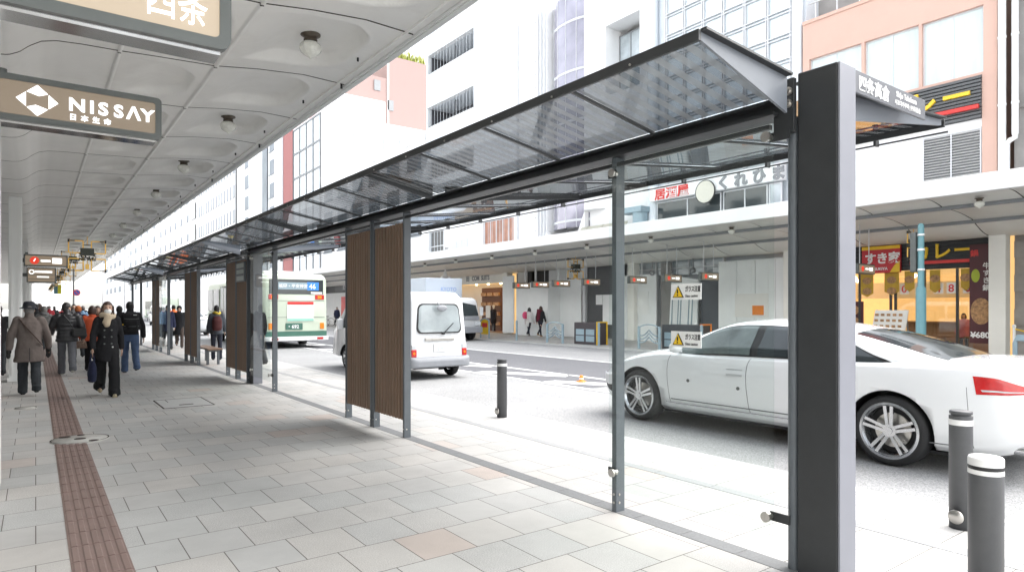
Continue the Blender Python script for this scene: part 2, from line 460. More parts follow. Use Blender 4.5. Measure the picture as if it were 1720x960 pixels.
XB0, XB1, ZB0, ZB1 = 3.40, 3.56, 2.61, 2.70     # longitudinal beam
XL, ZL, XR, ZR = 2.60, 2.865, 5.54, 2.93        # roof edges

def bolt(b, x, y, z, d, r=.018, mi=0):
    d = Vector(d).normalized(); p = Vector((x,y,z))
    b.cyl(p, p+d*.012, r*1.5, n=16, mi=mi); b.cyl(p+d*.012, p+d*.035, r, r*.9, n=8, mi=mi)

def fin(root, y, full=True):
    b = MB(); zl = 2.60 if full else 2.655
    # sloping T-section arms, deep at the pillar and thin at the tip
    for (x0, zt0, zb0, x1, zt1, zb1) in ((XB0, 2.80, zl, XL+.03, ZL-.005, ZL-.045), (XB1, 2.80, zl, XR-.04, ZR-.005, ZR-.05)):
        b.prism([(x0,zb0),(x1,zb1),(x1,zt1),(x0,zt0)], 'y', y-.008, y+.008, 0)
        b.prism([(x0,zt0+.002),(x1,zt1+.002),(x1,zt1+.014),(x0,zt0+.014)], 'y', y-.045, y+.045, 1)
    return b.build('roof_fin', [M['finweb'] if full else M['dark'], M['dark']], root)

def pillar(root, y0, y1):
    b = MB(); b.box(3.485, y0+.012, 0, 3.665, y1, 2.835)
    o = b.build('pillar', M['dark'], root, .008)
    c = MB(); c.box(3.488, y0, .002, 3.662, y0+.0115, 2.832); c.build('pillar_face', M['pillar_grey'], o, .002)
    c = MB(); yc = y1+.045
    c.cyl((3.53,yc,0), (3.53,yc,2.60), .033, n=20); c.build('pillar_pipe', M['dark2'], o)
    c = MB(); c.box(3.455, y1+.004, 2.50, 3.4845, y1+.13, 2.81)
    p = c.build('bracket_plate', M['dark'], root, .003)
    c = MB()
    for z in (2.665, 2.735): bolt(c, 3.454, y1-.02+.055, z, (-1,-.1,0), .016)
    c.build('bolt', M['steel'], p)
    return o

def post(root, y, w=.088, d=.045, h=2.61):
    b = MB(); b.box(3.44, y, .0, 3.44+w, y+d, h); o = b.build('post', M['dark2'], root, .003)
    c = MB()
    for z in (.07, .13):
        c.cyl((3.441,y+d/2,z), (3.436,y+d/2,z), .009, n=10); c.cyl((3.47,y+.001,z), (3.47,y-.005,z), .009, n=10)
    c.build('bolt', M['steel'], o)
    return o

def glass_wall(root, y0, y1, signs=False):
    b = MB(); b.box(3.405, y0+.02, .19, 3.415, y1-.02, 2.585); g = b.build('glass_wall_pane', M['glass'], root)
    for y in (y0+.06, y1-.06):
        for z in (.30, 2.49):
            c = MB(); c.cyl((3.40,y,z), (3.385,y,z), .03, n=24); c.cyl((3.418,y,z),(3.44,y,z),.02,n=16)
            o = c.build('glass_fitting', M['steel'], root)
            ye = y0-.06 if y < (y0+y1)/2 else y1+.02
            c = MB(); c.box(3.436, min(y,ye), z-.026, 3.448, max(y,ye), z+.026); c.build('fitting_arm', M['dark'], o)
    return g

def screen(root, y0, y1):
    for y in (y0, y1-.04):
        b = MB(); b.box(3.44, y, 0, 3.525, y+.04, 2.61); o = b.build('screen_post', M['dark2'], root, .003)
        c = MB(); c.cyl((3.47,y-.004,.1),(3.47,y+.002,.1),.009,n=10); c.cyl((3.436,y+.02,.1),(3.441,y+.02,.1),.009,n=10); c.build('bolt', M['steel'], o)
    b = MB(); n = 10; p = (y1-y0-.084)/n
    b.box(3.47, y0+.042, .215, 3.482, y1-.042, 2.49, 1)
    for k in range(n):
        y = y0+.042+p*k
        b.prism([(3.4695,y+.003),(3.440,y+.008),(3.440,y+p*.52),(3.4695,y+p*.60)], 'z', .205, 2.50)
    b.build('slatted_screen', [M['wood'], M['woodback']], root)

def bay_roof(root, y0, y1, fins):
    y = y0; k = 0
    ys = []
    while y < y1-.3: ys.append(y); y += .987
    ys.append(y1)
    for a, c in zip(ys, ys[1:]):
        b = MB(); b.grid(lambda u,v: (XB0+(XL+.02-XB0)*u, a+.012+(c-a-.024)*v, 2.705+(ZL-2.72)*u), 1, 1, smooth=False, flip=True); b.build('roof_pane', M['roof'], root)
        b = MB(); b.grid(lambda u,v: (XB1+(XR-.02-XB1)*u, a+.012+(c-a-.024)*v, 2.705+(ZR-2.72)*u), 1, 1, smooth=False); b.build('roof_pane', M['roof'], root)
    for a in ys[1:-1]:
        if min(abs(a-f) for f in fins) < .3: continue
        b = MB()
        b.bar((XB0,a,2.697), (XL+.03,a,ZL-.027), .022, .018); b.bar((XB1,a,2.697), (XR-.03,a,ZR-.03), .022, .018)
        b.build('roof_rib', M['dark'], root)
    e = MB(); e.box(XL, y0, ZL-.058, XL+.022, y1, ZL); o = e.build('roof_edge', M['dark'], root, .003)
    c = MB(); y = y0+.45
    while y < y1: c.cyl((XL+.001,y,ZL-.043),(XL-.006,y,ZL-.043),.007,n=8); y += .66
    c.build('rivet', M['steel'], o)
    e = MB(); e.box(XR-.02, y0, ZR-.06, XR, y1, ZR); o = e.build('roof_edge', M['dark'], root, .003)
    c = MB(); c.tube([(XR+.05,y0,ZR-.085),(XR+.05,y1,ZR-.085)], .008); y = y0+.5
    while y < y1: c.box(XR-.005,y,ZR-.10,XR+.055,y+.02,ZR-.05); y += .98
    c.build('gutter_rail', M['dark'], o)
    b = MB()
    b.box(XB0, y0+.1, ZB1-.018, XB1, y1, ZB1); b.box(XB0, y0+.1, ZB0, XB1, y1, ZB0+.018); b.box(3.47, y0+.1, ZB0+.0185, 3.49, y1, ZB1-.0185)
    b.build('beam', M['dark'], root)
    b = MB(); b.box(3.445, y0+.15, 2.545, 3.475, y1, 2.572); b.build('glazing_rail', M['dark'], root)
    b = MB(); b.box(3.60, y0+.3, 2.615, 3.72, y1-.2, 2.665); b.build('strip_light', M['white'], root, .008)

def shelter(label, y0, y1, fins, pil, posts, screens, glasses, grp='bus shelters along the kerb'):
    root = thing('bus_shelter', label, 'bus shelter', (3.5, y0, 0), 0, grp)
    bay_roof(root, y0, y1, fins)
    for i, y in enumerate(fins): fin(root, y, i == 0)
    if pil is not None: pillar(root, pil, pil+.24)
    for y in posts: post(root, y)
    for s in screens: screen(root, *s)
    gs = [glass_wall(root, *g) for g in glasses]
    return root, gs
S1, g1 = shelter('dark steel bus shelter with a thick end pillar in front of the white car', 2.0, 14.0,
    [2.02, 6.05, 10.0], 1.76, [3.38, 11.95], [(6.78,7.66),(7.70,8.56)], [(2.08,3.44),(11.97,13.35)])
S2, g2 = shelter('second bus shelter, whose end pillar stands behind the pale green bus', 14.06, 24.0,
    [14.08, 18.1, 22.2], 13.42, [23.55], [(13.72,14.60),(14.64,15.52),(18.75,19.63),(19.67,20.55)], [(23.6,25.0)])
S3, g3 = shelter('third bus shelter, where the roof ends in a point above the crowd', 24.06, 34.4,
    [24.08, 28.1, 32.2], None, [30.4, 33.3], [(25.2,26.08),(26.12,27.0)], [])

# name board, warning stickers
b = MB(); b.box(3.90, 1.885, 2.785, 4.89, 1.90, 2.918)
nb = b.build('name_board', mat('name_board_grey', (.11,.115,.13), .45, 0, .05, 4), S1, .002)
text('lettering', '四条高倉', .100, face_my(3.955,1.884,2.813), M['white'], nb, .001, .0022)
text('lettering', 'Shijo Takakura', .050, face_my(4.45,1.884,2.862), M['white'], nb, .001, .0008)
text('lettering', '시조다카쿠라 | 四条高仓', .037, face_my(4.43,1.884,2.812), M['white'], nb, .001, .0006)
def sticker(g, y, z):
    b = MB(); b.box(3.398, y-.120, z-.052, 3.4035, y+.120, z+.052); o = b.build('warning_sticker', M['offwhite'], S1)
    c = MB(); c.prism([(y+.104,z-.038),(y+.014,z-.038),(y+.059,z+.040)], 'x', 3.3935, 3.3975); c.build('warning_triangle', M['black'], o)
    c = MB(); c.prism([(y+.095,z-.033),(y+.023,z-.033),(y+.059,z+.031)], 'x', 3.390, 3.3932); c.build('triangle_face', M['yellow'], o)
    c = MB(); c.box(3.387,y+.055,z-.010,3.3898,y+.063,z+.016); c.box(3.387,y+.055,z-.026,3.3898,y+.063,z-.017); c.build('exclamation_mark', M['black'], o)
    text('lettering', 'ガラス注意', .041, face_mx(3.397, y+.005, z+.002), M['black'], o, .001, .0006, sx=.60)
    text('lettering', 'Glass caution', .026, face_mx(3.397, y+.005, z-.036), M['black'], o, .001, 0, sx=.72)
sticker(g1[0], 2.715, 1.61); sticker(g1[0], 2.715, 1.30)
for y, z in ((2.70, 1.035), (2.33, 1.02)):
    b = MB(); b.cyl((3.399,y,z), (3.404,y,z), .011, n=16); b.build('glass_disc', M['signframe'], S1)  # small grey discs on the pane
# passenger notice panel hanging in the second shelter
b = MB(); b.box(3.40, 13.76, 2.05, 3.43, 14.45, 2.46); o = b.build('notice_panel', M['dark2'], S2, .003)
b = MB()
for k, (z0, z1) in enumerate(((2.34,2.43),(2.22,2.30),(2.08,2.17))): b.box(3.396, 13.82, z0, 3.3995, 14.38, z1)
b.build('notice_strip', mat('pale_notice', (.45,.5,.48), .4), o)
# bench under the second shelter
t = thing('bench', 'low shelter bench with steel legs and wooden seat beside the waiting passenger', 'bench', (3.85,19.2,0))
b = MB()
for k in range(3): b.box(3.66+.125*k, 18.5, .40, 3.66+.125*k+.115, 20.6, .44)
b.build('seat', M['wood'], t, .004)
for y in (18.75, 20.3):
    b = MB(); b.box(3.68, y, 0, 3.74, y+.06, .398); b.box(3.94, y, 0, 4.0, y+.06, .398); b.box(3.741, y, .34, 3.939, y+.06, .396); b.build('leg', M['dark2'], t, .003)

# bollards on the kerb
def bollard(loc, label, top=None):
    t = thing('bollard', label, 'bollard', (0,0,0), 0, 'bollards along the kerb')
    b = MB(); b.lathe([(0,0),(.070,0),(.070,.70),(.071,.705)], n=28); b.build('shaft', M['bolgrey'], t)
    b = MB(); b.lathe([(.071,.706),(.0715,.71),(.0715,.74),(.071,.744)], n=28); b.build('reflective_band', M['white'], t)
    b = MB(); b.lathe([(.070,.745),(.070,.768)], n=28); b.lathe([(.070,.768),(.058,.769),(.058,.779),(.068,.780),(.068,.797),(.062,.803),(0,.804)], n=28)
    b.build('cap', top or M['bolgrey'], t)
    b = MB(); b.lathe([(0,0),(.045,0),(.048,.006),(.045,.014),(.02,.02),(0,.02)], (-.095,0,.09), 'x', 20); b.cyl((-.075,0,.09),(-.065,0,.09),.012,n=10); b.build('chain_eye', M['steel'], t)
    t.location = loc; return t
M['bolgrey'] = mat('bollard_paint', (.078,.080,.085), .5, 0, .1, 20, .05, 120, dirt=.1)
bollard((5.11,1.75,0), 'dark grey bollard beside the white car tail, with a white band below its dark cap')
bollard((5.20,7.30,0), 'slim dark bollard standing alone on the kerb in front of the white van')
# nearest, larger, with a pale cap
t = thing('bollard', 'stout dark bollard closest to the shelter pillar, with a pale cap and two white bands', 'bollard', (0,0,0), 0, 'bollards along the kerb')
b = MB(); b.lathe([(0,0),(.0715,0),(.0715,.72)], n=32); b.build('shaft', M['bolbrown'] if 'bolbrown' in M else M['bolgrey'], t)
b = MB(); b.lathe([(.072,.72),(.072,.742)], n=32); b.build('reflective_band', M['white'], t)
b = MB(); b.lathe([(.070,.742),(.070,.760)], n=32); b.build('collar', M['black'], t)
b = MB(); b.lathe([(.072,.760),(.072,.792),(.067,.80),(.02,.803),(0,.803)], n=32); b.build('cap', M['white'], t)
t.location = (3.63,1.14,0)
# ------------------------------------------- the arcade roof over the walkway
BAY, SEAM0 = 1.77, 5.71
def prof(x):
    pts = [(-3.6,3.80),(-.30,3.80),(-.20,3.815),(-.12,3.86),(-.05,3.93),(.04,3.995),(.16,4.03),(.35,4.045),(.655,4.055),(1.0,4.075),(1.54,4.10),(2.0,4.165),(2.5,4.21),(2.9,4.20),(3.0,4.195)]
    for (a,za),(b,zb) in zip(pts, pts[1:]):
        if x <= b: return za+(zb-za)*max(0,(x-a))/(b-a)
    return 4.195
def sstep(a, b, x):
    t = max(0, min(1, (x-a)/(b-a))); return t*t*(3-2*t)
def rrect(px, py, cx, cy, hx, hy, r):
    qx, qy = abs(px-cx)-hx+r, abs(py-cy)-hy+r
    return math.hypot(max(qx,0), max(qy,0)) + min(max(qx,qy),0) - r
def ceil_z(x, t):
    z = prof(x)
    g = min(t, BAY-t)                      # bay seam: edges turned up
    z += .022*(1-sstep(.008,.0125,g))
    d1 = rrect(x, t, 1.55, .80, 1.16, .685, .34) if x > 1.66 else 9
    bow = .05*math.cos((t-.8)/.7*1.2)
    d1 = rrect(x-bow, t, 1.62, .79, 1.05, .66, .36) if x > 1.66 else 9
    if d1 < 9:
        fade = sstep(1.66, 2.15, x)
        z += .13*fade*(1-sstep(-.045,.0,d1)) - .010*fade*(1-sstep(0,.03,abs(d1-.015)))
    d2 = rrect(x, t, .75, .79, .70, .62, .45) if .69 < x < 1.52 else 9
    if d2 < 9:
        fade = sstep(.72, 1.15, x)
        z += .10*fade*(1-sstep(-.045,.0,d2))
    if .655 <= x <= .685 or 1.54 <= x <= 1.575: z -= .022
    return z
xs = [-3.6,-2,-1,-.5,-.34] + [-.32+.026*i for i in range(40)]
xs = [x for x in xs if x < .65] + [.654,.655,.685,.686] + [.70+.0247*i for i in range(34)] + [1.539,1.54,1.575,1.576] + [1.60+.0225*i for i in range(62)] + [3.0]
xs = sorted(set(round(x,4) for x in xs))
ts = [.008,.0095,.011,.0125,.02] + [.04+.0245*i for i in range(70)] + [BAY-.02,BAY-.0125,BAY-.011,BAY-.0095,BAY-.008]
ts = [t for t in sorted(set(round(t,4) for t in ts)) if t <= BAY-.0079]
arc = thing('arcade_canopy', 'pale concrete arcade roof with scooped recesses over the walkway, on white columns', 'canopy', (0,SEAM0,0))
b = MB(); n = len(ts); vs = [(x, SEAM0+t, ceil_z(x,t)) for x in xs for t in ts]
fs = [(i*n+j, i*n+j+1, (i+1)*n+j+1, (i+1)*n+j) for i in range(len(xs)-1) for j in range(n-1)]
b.add(vs, fs, 0, True); b.m = [1 if (k % (n-1)) in (0,1,2,n-4,n-3,n-2) else 0 for k in range(len(fs))]  # panel edges coloured dark to paint the shade inside the seams
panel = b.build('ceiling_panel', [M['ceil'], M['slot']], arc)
for k in range(-4, 40):
    if k == 0: continue
    c = panel.copy(); COL.objects.link(c); c.location = (0, BAY*k, 0)
ya, yb = SEAM0-4*BAY, SEAM0+40*BAY
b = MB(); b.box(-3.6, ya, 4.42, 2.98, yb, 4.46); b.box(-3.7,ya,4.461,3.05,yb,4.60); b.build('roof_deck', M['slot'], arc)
b = MB(); b.box(3.002, ya, 4.165, 3.018, yb, 4.62); b.box(3.0185, ya, 4.15, 3.075, yb, 4.64); b.build('fascia', M['offwhite'], arc, .004)
b = MB(); b.box(2.90, ya, 4.172, 2.915, yb, 4.199); b.build('drip_edge', M['ceil'], arc)
b = MB(); rnd = random.Random(3)
for k in range(-1, 24):
    y = SEAM0+BAY*k
    b.cyl((2.80,y+.9,4.21),(2.80,y+.9,4.165),.012,n=8)
    if k % 2: b.cyl((2.96,y,4.20),(2.96,y,4.14),.014,n=8)
b.build('ceiling_stud', M['black'], arc)
# columns by the shop fronts
for y in (6.22, 16.76, 27.4, 38, 48.6, 59.2):
    b = MB(); b.box(-.45, y, 0, -.235, y+.42, 3.799); 
    o = b.build('column', M['offwhite'], arc, .012)
    c = MB()
    for x in (-.41,-.30): c.box(x, y-.012, .12, x+.022, y-.0015, 3.78)
    for yy in (y+.1, y+.2, y+.3): c.box(-.2335, yy, .12, -.223, yy+.02, 3.78)
    c.box(-.47,y-.02,0,-.4505,y+.44,.1)
    c.build('column_trim', M['white'], o)
# small fluorescent batten
b = MB(); b.cyl((-.22,8.9,3.60),(-.06,9.25,3.66),.035,n=12); b.cyl((-.205,8.95,3.63),(-.205,8.95,3.80),.006,n=6); b.cyl((-.08,9.2,3.66),(-.08,9.2,3.84),.006,n=6)
tag(b.build('tube_lamp', M['white']), 'short white tube lamp slung under the arcade edge near the columns', 'lamp')

# ------------------------------------------------------ globe lamps in recesses
def globe_lamp():
    t = thing('ceiling_lamp', 'lamp', 'ceiling lamp', (0,0,0), 0, 'glass globe lamps in the arcade ceiling')
    b = MB(); b.lathe([(0,0),(.10,0),(.10,-.012),(.075,-.02),(.06,-.05),(.068,-.055),(.068,-.075),(.055,-.08),(0,-.08)], n=24); b.build('lamp_base', M['brownmetal'], t)
    b = MB(); n = 20; pr = [(.055,-.078),(.09,-.095),(.112,-.125),(.115,-.155),(.10,-.185),(.07,-.212),(.035,-.232),(.012,-.240),(.010,-.252),(0,-.255)]
    vs = []
    for i,(r,h) in enumerate(pr):
        for k in range(n): 
            q = r*(1-.05*(k%2)); vs.append((q*math.cos(2*math.pi*k/n), q*math.sin(2*math.pi*k/n), h))
    b.add(vs, [(i*n+k,(i+1)*n+k,(i+1)*n+(k+1)%n,i*n+(k+1)%n) for i in range(len(pr)-1) for k in range(n)], 0, False)
    b.build('lamp_globe', M['bulb'], t)
    return t
M['brownmetal'] = mat('aged_bronze', (.11,.09,.07), .45, .6, .2, 10)
lamp = globe_lamp()
words_ = ['first', 'second', 'third', 'fourth', 'fifth', 'sixth', 'seventh', 'eighth', 'ninth', 'tenth']
for i in range(10):
    y = SEAM0+.89+2*BAY*i
    z = ceil_z(2.28, .89)+.002
    lb = f'faceted glass globe lamp in the arcade ceiling, {words_[i]} from the large cream sign'
    if i == 0: lamp.location = (2.28,y,z); lamp['label'] = lb
    else: dup(lamp, (2.28,y,z), None, lb)

# ------------------------------------------------------------- hanging signs
def sign_box(name, label, x0, x1, z0, z1, y, d, frame=.05, face='litface', grp=None, r=.06):
    t = thing(name, label, 'sign', ((x0+x1)/2, y, z0), 0, grp)
    def rr(x0,x1,z0,z1,r,n=6):
        p = []
        for cx,cz,a in ((x1-r,z1-r,0),(x0+r,z1-r,90),(x0+r,z0+r,180),(x1-r,z0+r,270)):
            for k in range(n+1):
                q = R(a+90*k/n); p.append((cx+r*math.cos(q), cz+r*math.sin(q)))
        return p
    b = MB(); o = rr(x0,x1,z0,z1,r); i = rr(x0+frame,x1-frame,z0+frame,z1-frame,r*.5); n = len(o)
    v = [(x,y,z) for x,z in o]+[(x,y,z) for x,z in i]+[(x,y+.012,z) for x,z in i]+[(x,y+d*.35,z) for x,z in o]+[(x,y+d,z) for x,z in rr(x0,x1-.01,z0+.012,z1-.012,r)]
    f = []
    for k in range(n):
        j = (k+1)%n
        f += [(k,n+k,n+j,j),(n+k,2*n+k,2*n+j,n+j),(k,j,3*n+j,3*n+k),(3*n+k,3*n+j,4*n+j,4*n+k)]
    f.append(tuple(range(4*n,5*n)))
    b.add(v, f, 0); fr = b.build('sign_frame', M['signframe'], t)
    b = MB(); ii = rr(x0+frame,x1-frame,z0+frame,z1-frame,r*.5)
    b.add([(x,y+.010,z) for x,z in ii], [tuple(range(n))[::-1]]); fc = b.build('sign_face', M[face], t)
    b = MB(); b.box(x0+.05, y+.02, z0-.02, x1-.04, y+d-.02, z0-.0005); b.build('underside', M['mirror'], t)
    b = MB(); b.cyl((x0+.06,y+d/2,z1-.01),(x0+.06,y+d/2,z1+.05),.03,n=10); b.box(x0-.2,y+d/2-.03,(z0+z1)/2-.05,x0+.01,y+d/2+.03,(z0+z1)/2+.05); b.build('bracket', M['signframe'], t)
    return t, fc
t, fc = sign_box('hanging_sign', 'backlit brown hanging sign with a white diamond emblem and six white capitals', -.26, .835, 2.885, 3.225, 6.0, .2, .045, 'litface', None, .035)
y = 6.006
def tri(pts): 
    b = MB(); b.prism(pts, 'y', y-.003, y+.003); return b
e = MB(); cx, cz, rx, rz = .01, 3.055, .128, .115
T, Rr, Bm, Lf = (cx,cz+rz),(cx+rx,cz),(cx,cz-rz),(cx-rx,cz)
def lp(a,b_,t): return (a[0]+(b_[0]-a[0])*t, a[1]+(b_[1]-a[1])*t)
e.prism([T, lp(T,Rr,.5), (cx+.01,cz+.035), lp(T,Lf,.5)], 'y', y-.003, y+.003)
e.prism([Bm, lp(Bm,Lf,.5), (cx-.01,cz-.035), lp(Bm,Rr,.5)], 'y', y-.003, y+.003)
e.prism([Lf, lp(Lf,Bm,.46), lp(Lf,T,.46)], 'y', y-.003, y+.003)
e.prism([Rr, lp(Rr,T,.46), lp(Rr,Bm,.46)], 'y', y-.003, y+.003)
e.build('emblem', M['litwhite'], fc)
for k, ch in enumerate('NISSΛY'):
    text('lettering', ch, .135, face_my([.20,.335,.395,.498,.585,.69][k], y, 3.022), M['litwhite'], fc, .002, .004, sx=1.08)
for k, ch in enumerate('日本生命'):
    text('lettering', ch, .052, face_my(.205+.075*k, y, 2.952), M['litwhite'], fc, .002, .0008)

t, fc = sign_box('hanging_sign', 'large backlit cream hanging sign cut by the top of the view, with bold white characters', -.42, .665, 2.583, 3.05, 2.9, .16, .045, 'litface2', None, .05)
text('lettering', '四条', .165, face_my(.345, 2.907, 2.672), M['litwhite'], fc, .002, .0006, sx=.70)
text('lettering', '。', .10, face_my(.28, 2.907, 2.78), M['litwhite'], fc, .002, .003)

def small_sign(label, x0, x1, z0, z1, y, kind, grp='small hanging signs of the arcade'):
    t, fc = sign_box('hanging_sign', label, x0, x1, z0, z1, y, .16, .03, 'litface', grp, .02)
    h = z1-z0; w = x1-x0; yy = y+.006
    if kind == 'red':
        b = MB(); b.cyl((x0+w*.24,yy,z0+h*.5),(x0+w*.24,yy-.004,z0+h*.5),h*.32,n=18); o = b.build('red_icon', M['litred'], fc)
        b = MB(); b.prism([(x0+w*.21,z0+h*.42),(x0+w*.25,z0+h*.66),(x0+w*.27,z0+h*.66),(x0+w*.24,z0+h*.42)],'y',yy-.006,yy-.0045); b.build('icon_mark', M['litwhite'], o)
        b = MB(); b.box(x0+w*.38,yy-.003,z0+h*.40,x0+w*.60,yy,z0+h*.56); b.build('lettering', M['litwhite'], fc)
        b = MB(); b.box(x0+w*.64,yy-.003,z0+h*.28,x0+w*.86,yy,z0+h*.74); b.build('lit_panel', M['litwhite'], fc)
    else:
        b = MB(); b.lathe([(h*.10,0),(h*.15,0),(h*.15,.003),(h*.10,.003)],(x0+w*.17,yy-.003,z0+h*.7),'y',16)
        b.box(x0+w*.28,yy-.003,z0+h*.66,x0+w*.86,yy,z0+h*.78); b.box(x0+w*.35,yy-.003,z0+h*.34,x0+w*.75,yy,z0+h*.42); b.build('lettering', M['litwhite'], fc)
        b = MB(); b.box(x0+.02,yy-.003,z0+h*.5,x1-.02,yy,z0+h*.54); b.box(x0+.02,yy-.003,z0+h*.22,x1-.02,yy,z0+h*.25); b.build('divider', M['signframe'], fc)
small_sign('hanging sign with a round red icon under the arcade, first past the column', -.24, .66, 2.55, 2.85, 20.0, 'red')
small_sign('deeper hanging sign of three lines just below the red icon sign', -.22, .50, 2.28, 2.73, 24.0, 'lines')
# nothing of the shop fronts behind the columns shows but a sliver; they still stand there
t = thing('shop_building', 'pale building behind the arcade columns at the walkway edge', 'building', (-3.7,0,0))
b = MB(); b.box(-12, -14, 0, -3.72, 75, 16); b.build('wall', M['offwhite'], t)
for y in range(-12, 74, 4):
    b = MB(); b.box(-3.716, y, .25, -3.70, y+3.4, 3.0); b.build('shop_window', M['bglass'], t)
for y in range(-12, 74, 4):
    b = MB(); b.box(-3.716, y, 5.8, -3.70, y+3.0, 7.6); b.box(-3.716, y, 9.3, -3.70, y+3.0, 11.1); b.build('window', M['dglass'], t)
# --------------------------------------------------- the far side of the street
XF = 23.2
def holed(b, x0, th, y0, y1, z0, z1, ops, mi=0):
    """wall in the plane X = x0 (thickness th away from the street) with openings (y0,y1,z0,z1)"""
    zs = sorted({z0, z1, *[min(max(o[k],z0),z1) for o in ops for k in (2,3)]})
    for za, zb in zip(zs, zs[1:]):
        if zb-za < 1e-4: continue
        cut = sorted((o[0],o[1]) for o in ops if o[2] < (za+zb)/2 < o[3])
        y = y0
        for c0, c1 in cut:
            if c0 > y+1e-4: b.box(x0, y, za, x0+th, c0, zb, mi)
            y = max(y, c1)
        if y < y1-1e-4: b.box(x0, y, za, x0+th, y1, zb, mi)
    return b
def window(parent, x, y0, y1, z0, z1, pane, frame, nm=1, nh=1, fw=.05, name='window', rec=.12):
    b = MB()
    b.box(x+rec, y0, z0, x+rec+.06, y0+fw, z1); b.box(x+rec, y1-fw, z0, x+rec+.06, y1, z1)
    b.box(x+rec, y0+fw, z0, x+rec+.06, y1-fw, z0+fw); b.box(x+rec, y0+fw, z1-fw, x+rec+.06, y1-fw, z1)
    for k in range(1, nm):
        y = y0+(y1-y0)*k/nm; b.box(x+rec+.002, y-fw/2, z0+fw, x+rec+.058, y+fw/2, z1-fw)
    for k in range(1, nh):
        z = z0+(z1-z0)*k/nh; b.box(x+rec+.004, y0+fw, z-fw/2, x+rec+.056, y1-fw, z+fw/2)
    o = b.build(name, frame, parent)
    p = MB(); p.box(x+rec+.025, y0+fw*.5, z0+fw*.5, x+rec+.032, y1-fw*.5, z1-fw*.5); p.build('pane', pane, o)
    return o
M['salmon'] = mat('salmon_render', (.60,.40,.33), .7, 0, .04, 1.2, dirt=.06)
M['salmon2'] = mat('salmon_tiles', (.74,.45,.36), .6, 0, .06, 2)
M['wallwhite'] = mat('white_wall', (.80,.80,.80), .6, 0, .04, 1.1, dirt=.06)
M['tile'] = mat('white_tile', (.80,.81,.82), .4, 0, .05, 1.5)
M['bluewhite'] = mat('bluish_panel', (.66,.70,.74), .45, 0, .04, 2)
M['frame'] = mat('pale_frame', (.60,.61,.63), .45, 0, .05, 4)
M['greyframe'] = mat('grey_frame', (.22,.23,.24), .5, 0, .1, 6)
M['greywall'] = mat('grey_render', (.30,.29,.28), .8, 0, .15, 1.5, .1, 40, dirt=.3)
M['stone'] = mat('stone_blocks', (.33,.31,.29), .8, 0, .2, 3, .3, 30, dirt=.2)
M['pinkwall'] = mat('pink_render', (.28,.20,.185), .75, 0, .03, .6)
M['redwall'] = mat('red_brick_panel', (.36,.13,.125), .7, 0, .08, 4)
M['purpleglass'] = mat('purple_reflective_glass', (.34,.33,.40), .06, .25, .4, .6, spec=.8)
M['skyglass'] = mat('sky_reflecting_glass', (.62,.68,.72), .08, .2, .12, .7, spec=.7)
M['louvre'] = mat('louvre_slats', (.10,.105,.11), .5, 0, .15, 6)
M['hoard'] = mat('white_hoarding', (.80,.82,.82), .5, 0, .05, 1.2, dirt=.1)
M['farwin'] = mat('far_window', (.24,.27,.30), .5, 0, .35, .4, spec=.2)
M['grass_roof'] = mat('rooftop_grass', (.25,.27,.06), .9, 0, .4, 8)
def build_(name, label): return thing(name, label, 'building', (XF, 0, 0))

# concrete building at the near end
t = thing('concrete_building', 'grey concrete building past the white downpipes, stone blocks below', 'building', (XF,2,0))
b = MB(); b.box(XF+.15, -16, 4.7, XF+9, 6.62, 13.5); b.build('wall', M['greywall'], t)
b = MB()
for r in range(9):
    for k in range(14):
        y = 6.60 - 1.3*k - (.65 if r % 2 else 0); b.box(XF+.02+.012*((k*7+r*3)%3), y-1.29, .5*r, XF+.4, y-.012, .5*r+.488)
b.box(XF+.1,-16,0,XF+9,6.6,4.7); b.build('stone_facing', M['stone'], t)
b = MB()
for z in (7.4, 10.6): b.box(XF+.08,-15,z,XF+.149,6.5,z+.12)
b.build('ledge', M['greywall'], t)

# salmon building
t = build_('salmon_building', 'salmon pink building with pale blinds, dark louvred signboard and the beef bowl shop below')
y0, y1 = 7.0, 13.1
b = MB(); ops = [(7.35,9.05,8.70,10.74),(9.14,10.86,8.70,10.76),(10.96,12.85,8.70,10.76)]
holed(b, XF, .3, y0, y1, 8.62, 12.1, ops); b.box(XF+.301, y0, 4.6, XF+9, y1, 12.1); b.box(XF-.04, y0, 12.1, XF+9, y1, 12.22)
b.box(XF-.02, y0, 4.6, XF+.3, 7.38, 8.62); b.build('wall', M['salmon'], t)
b = MB(); b.box(XF+1.2, y0, 12.22, XF+8, y1+.05, 14.4); b.build('roof_structure', M['greywall'], t)
b = MB()
for k in range(8): b.box(XF+.2, 7.1+.8*k, 12.22, XF+.24, 7.14+.8*k, 12.9)
b.box(XF+.19,7.0,12.9,XF+.25,13,12.94); b.build('roof_railing', M['frame'], t)
for o in ops: window(t, XF, *o, M['blind'], M['frame'], 2, 1, .045)
b = MB(); b.box(XF+.04, 7.381, 4.6, XF+.3, y1, 7.3); b.build('white_wall', M['wallwhite'], t)
b = MB(); b.box(XF-.02, 7.381, 7.301, XF+.28, y1, 8.615)
for k in range(12): b.box(XF-.10, 7.385, 7.32+.108*k, XF-.021, y1, 7.32+.108*k+.07)
sg = b.build('louvred_signboard', M['louvre'], t)
b = MB(); b.box(XF-.22, 7.42, 7.58, XF-.11, 13.0, 7.70); b.build('red_bar', M['red'], sg)
for k, ch in enumerate('カレー'): text('lettering', ch, .86, face_mx(XF-.12, 10.35-.95*k, 7.78), M['yellow'], sg, .05, .02)
b = MB(); b.box(XF+.0, 7.40, 5.42, XF+.041, 9.02, 5.48); b.box(XF+.0,7.40,6.98,XF+.041,9.02,7.04)
for y in (7.40,8.19,8.98): b.box(XF-.01, y, 5.481, XF+.0395, y+.04, 6.979)
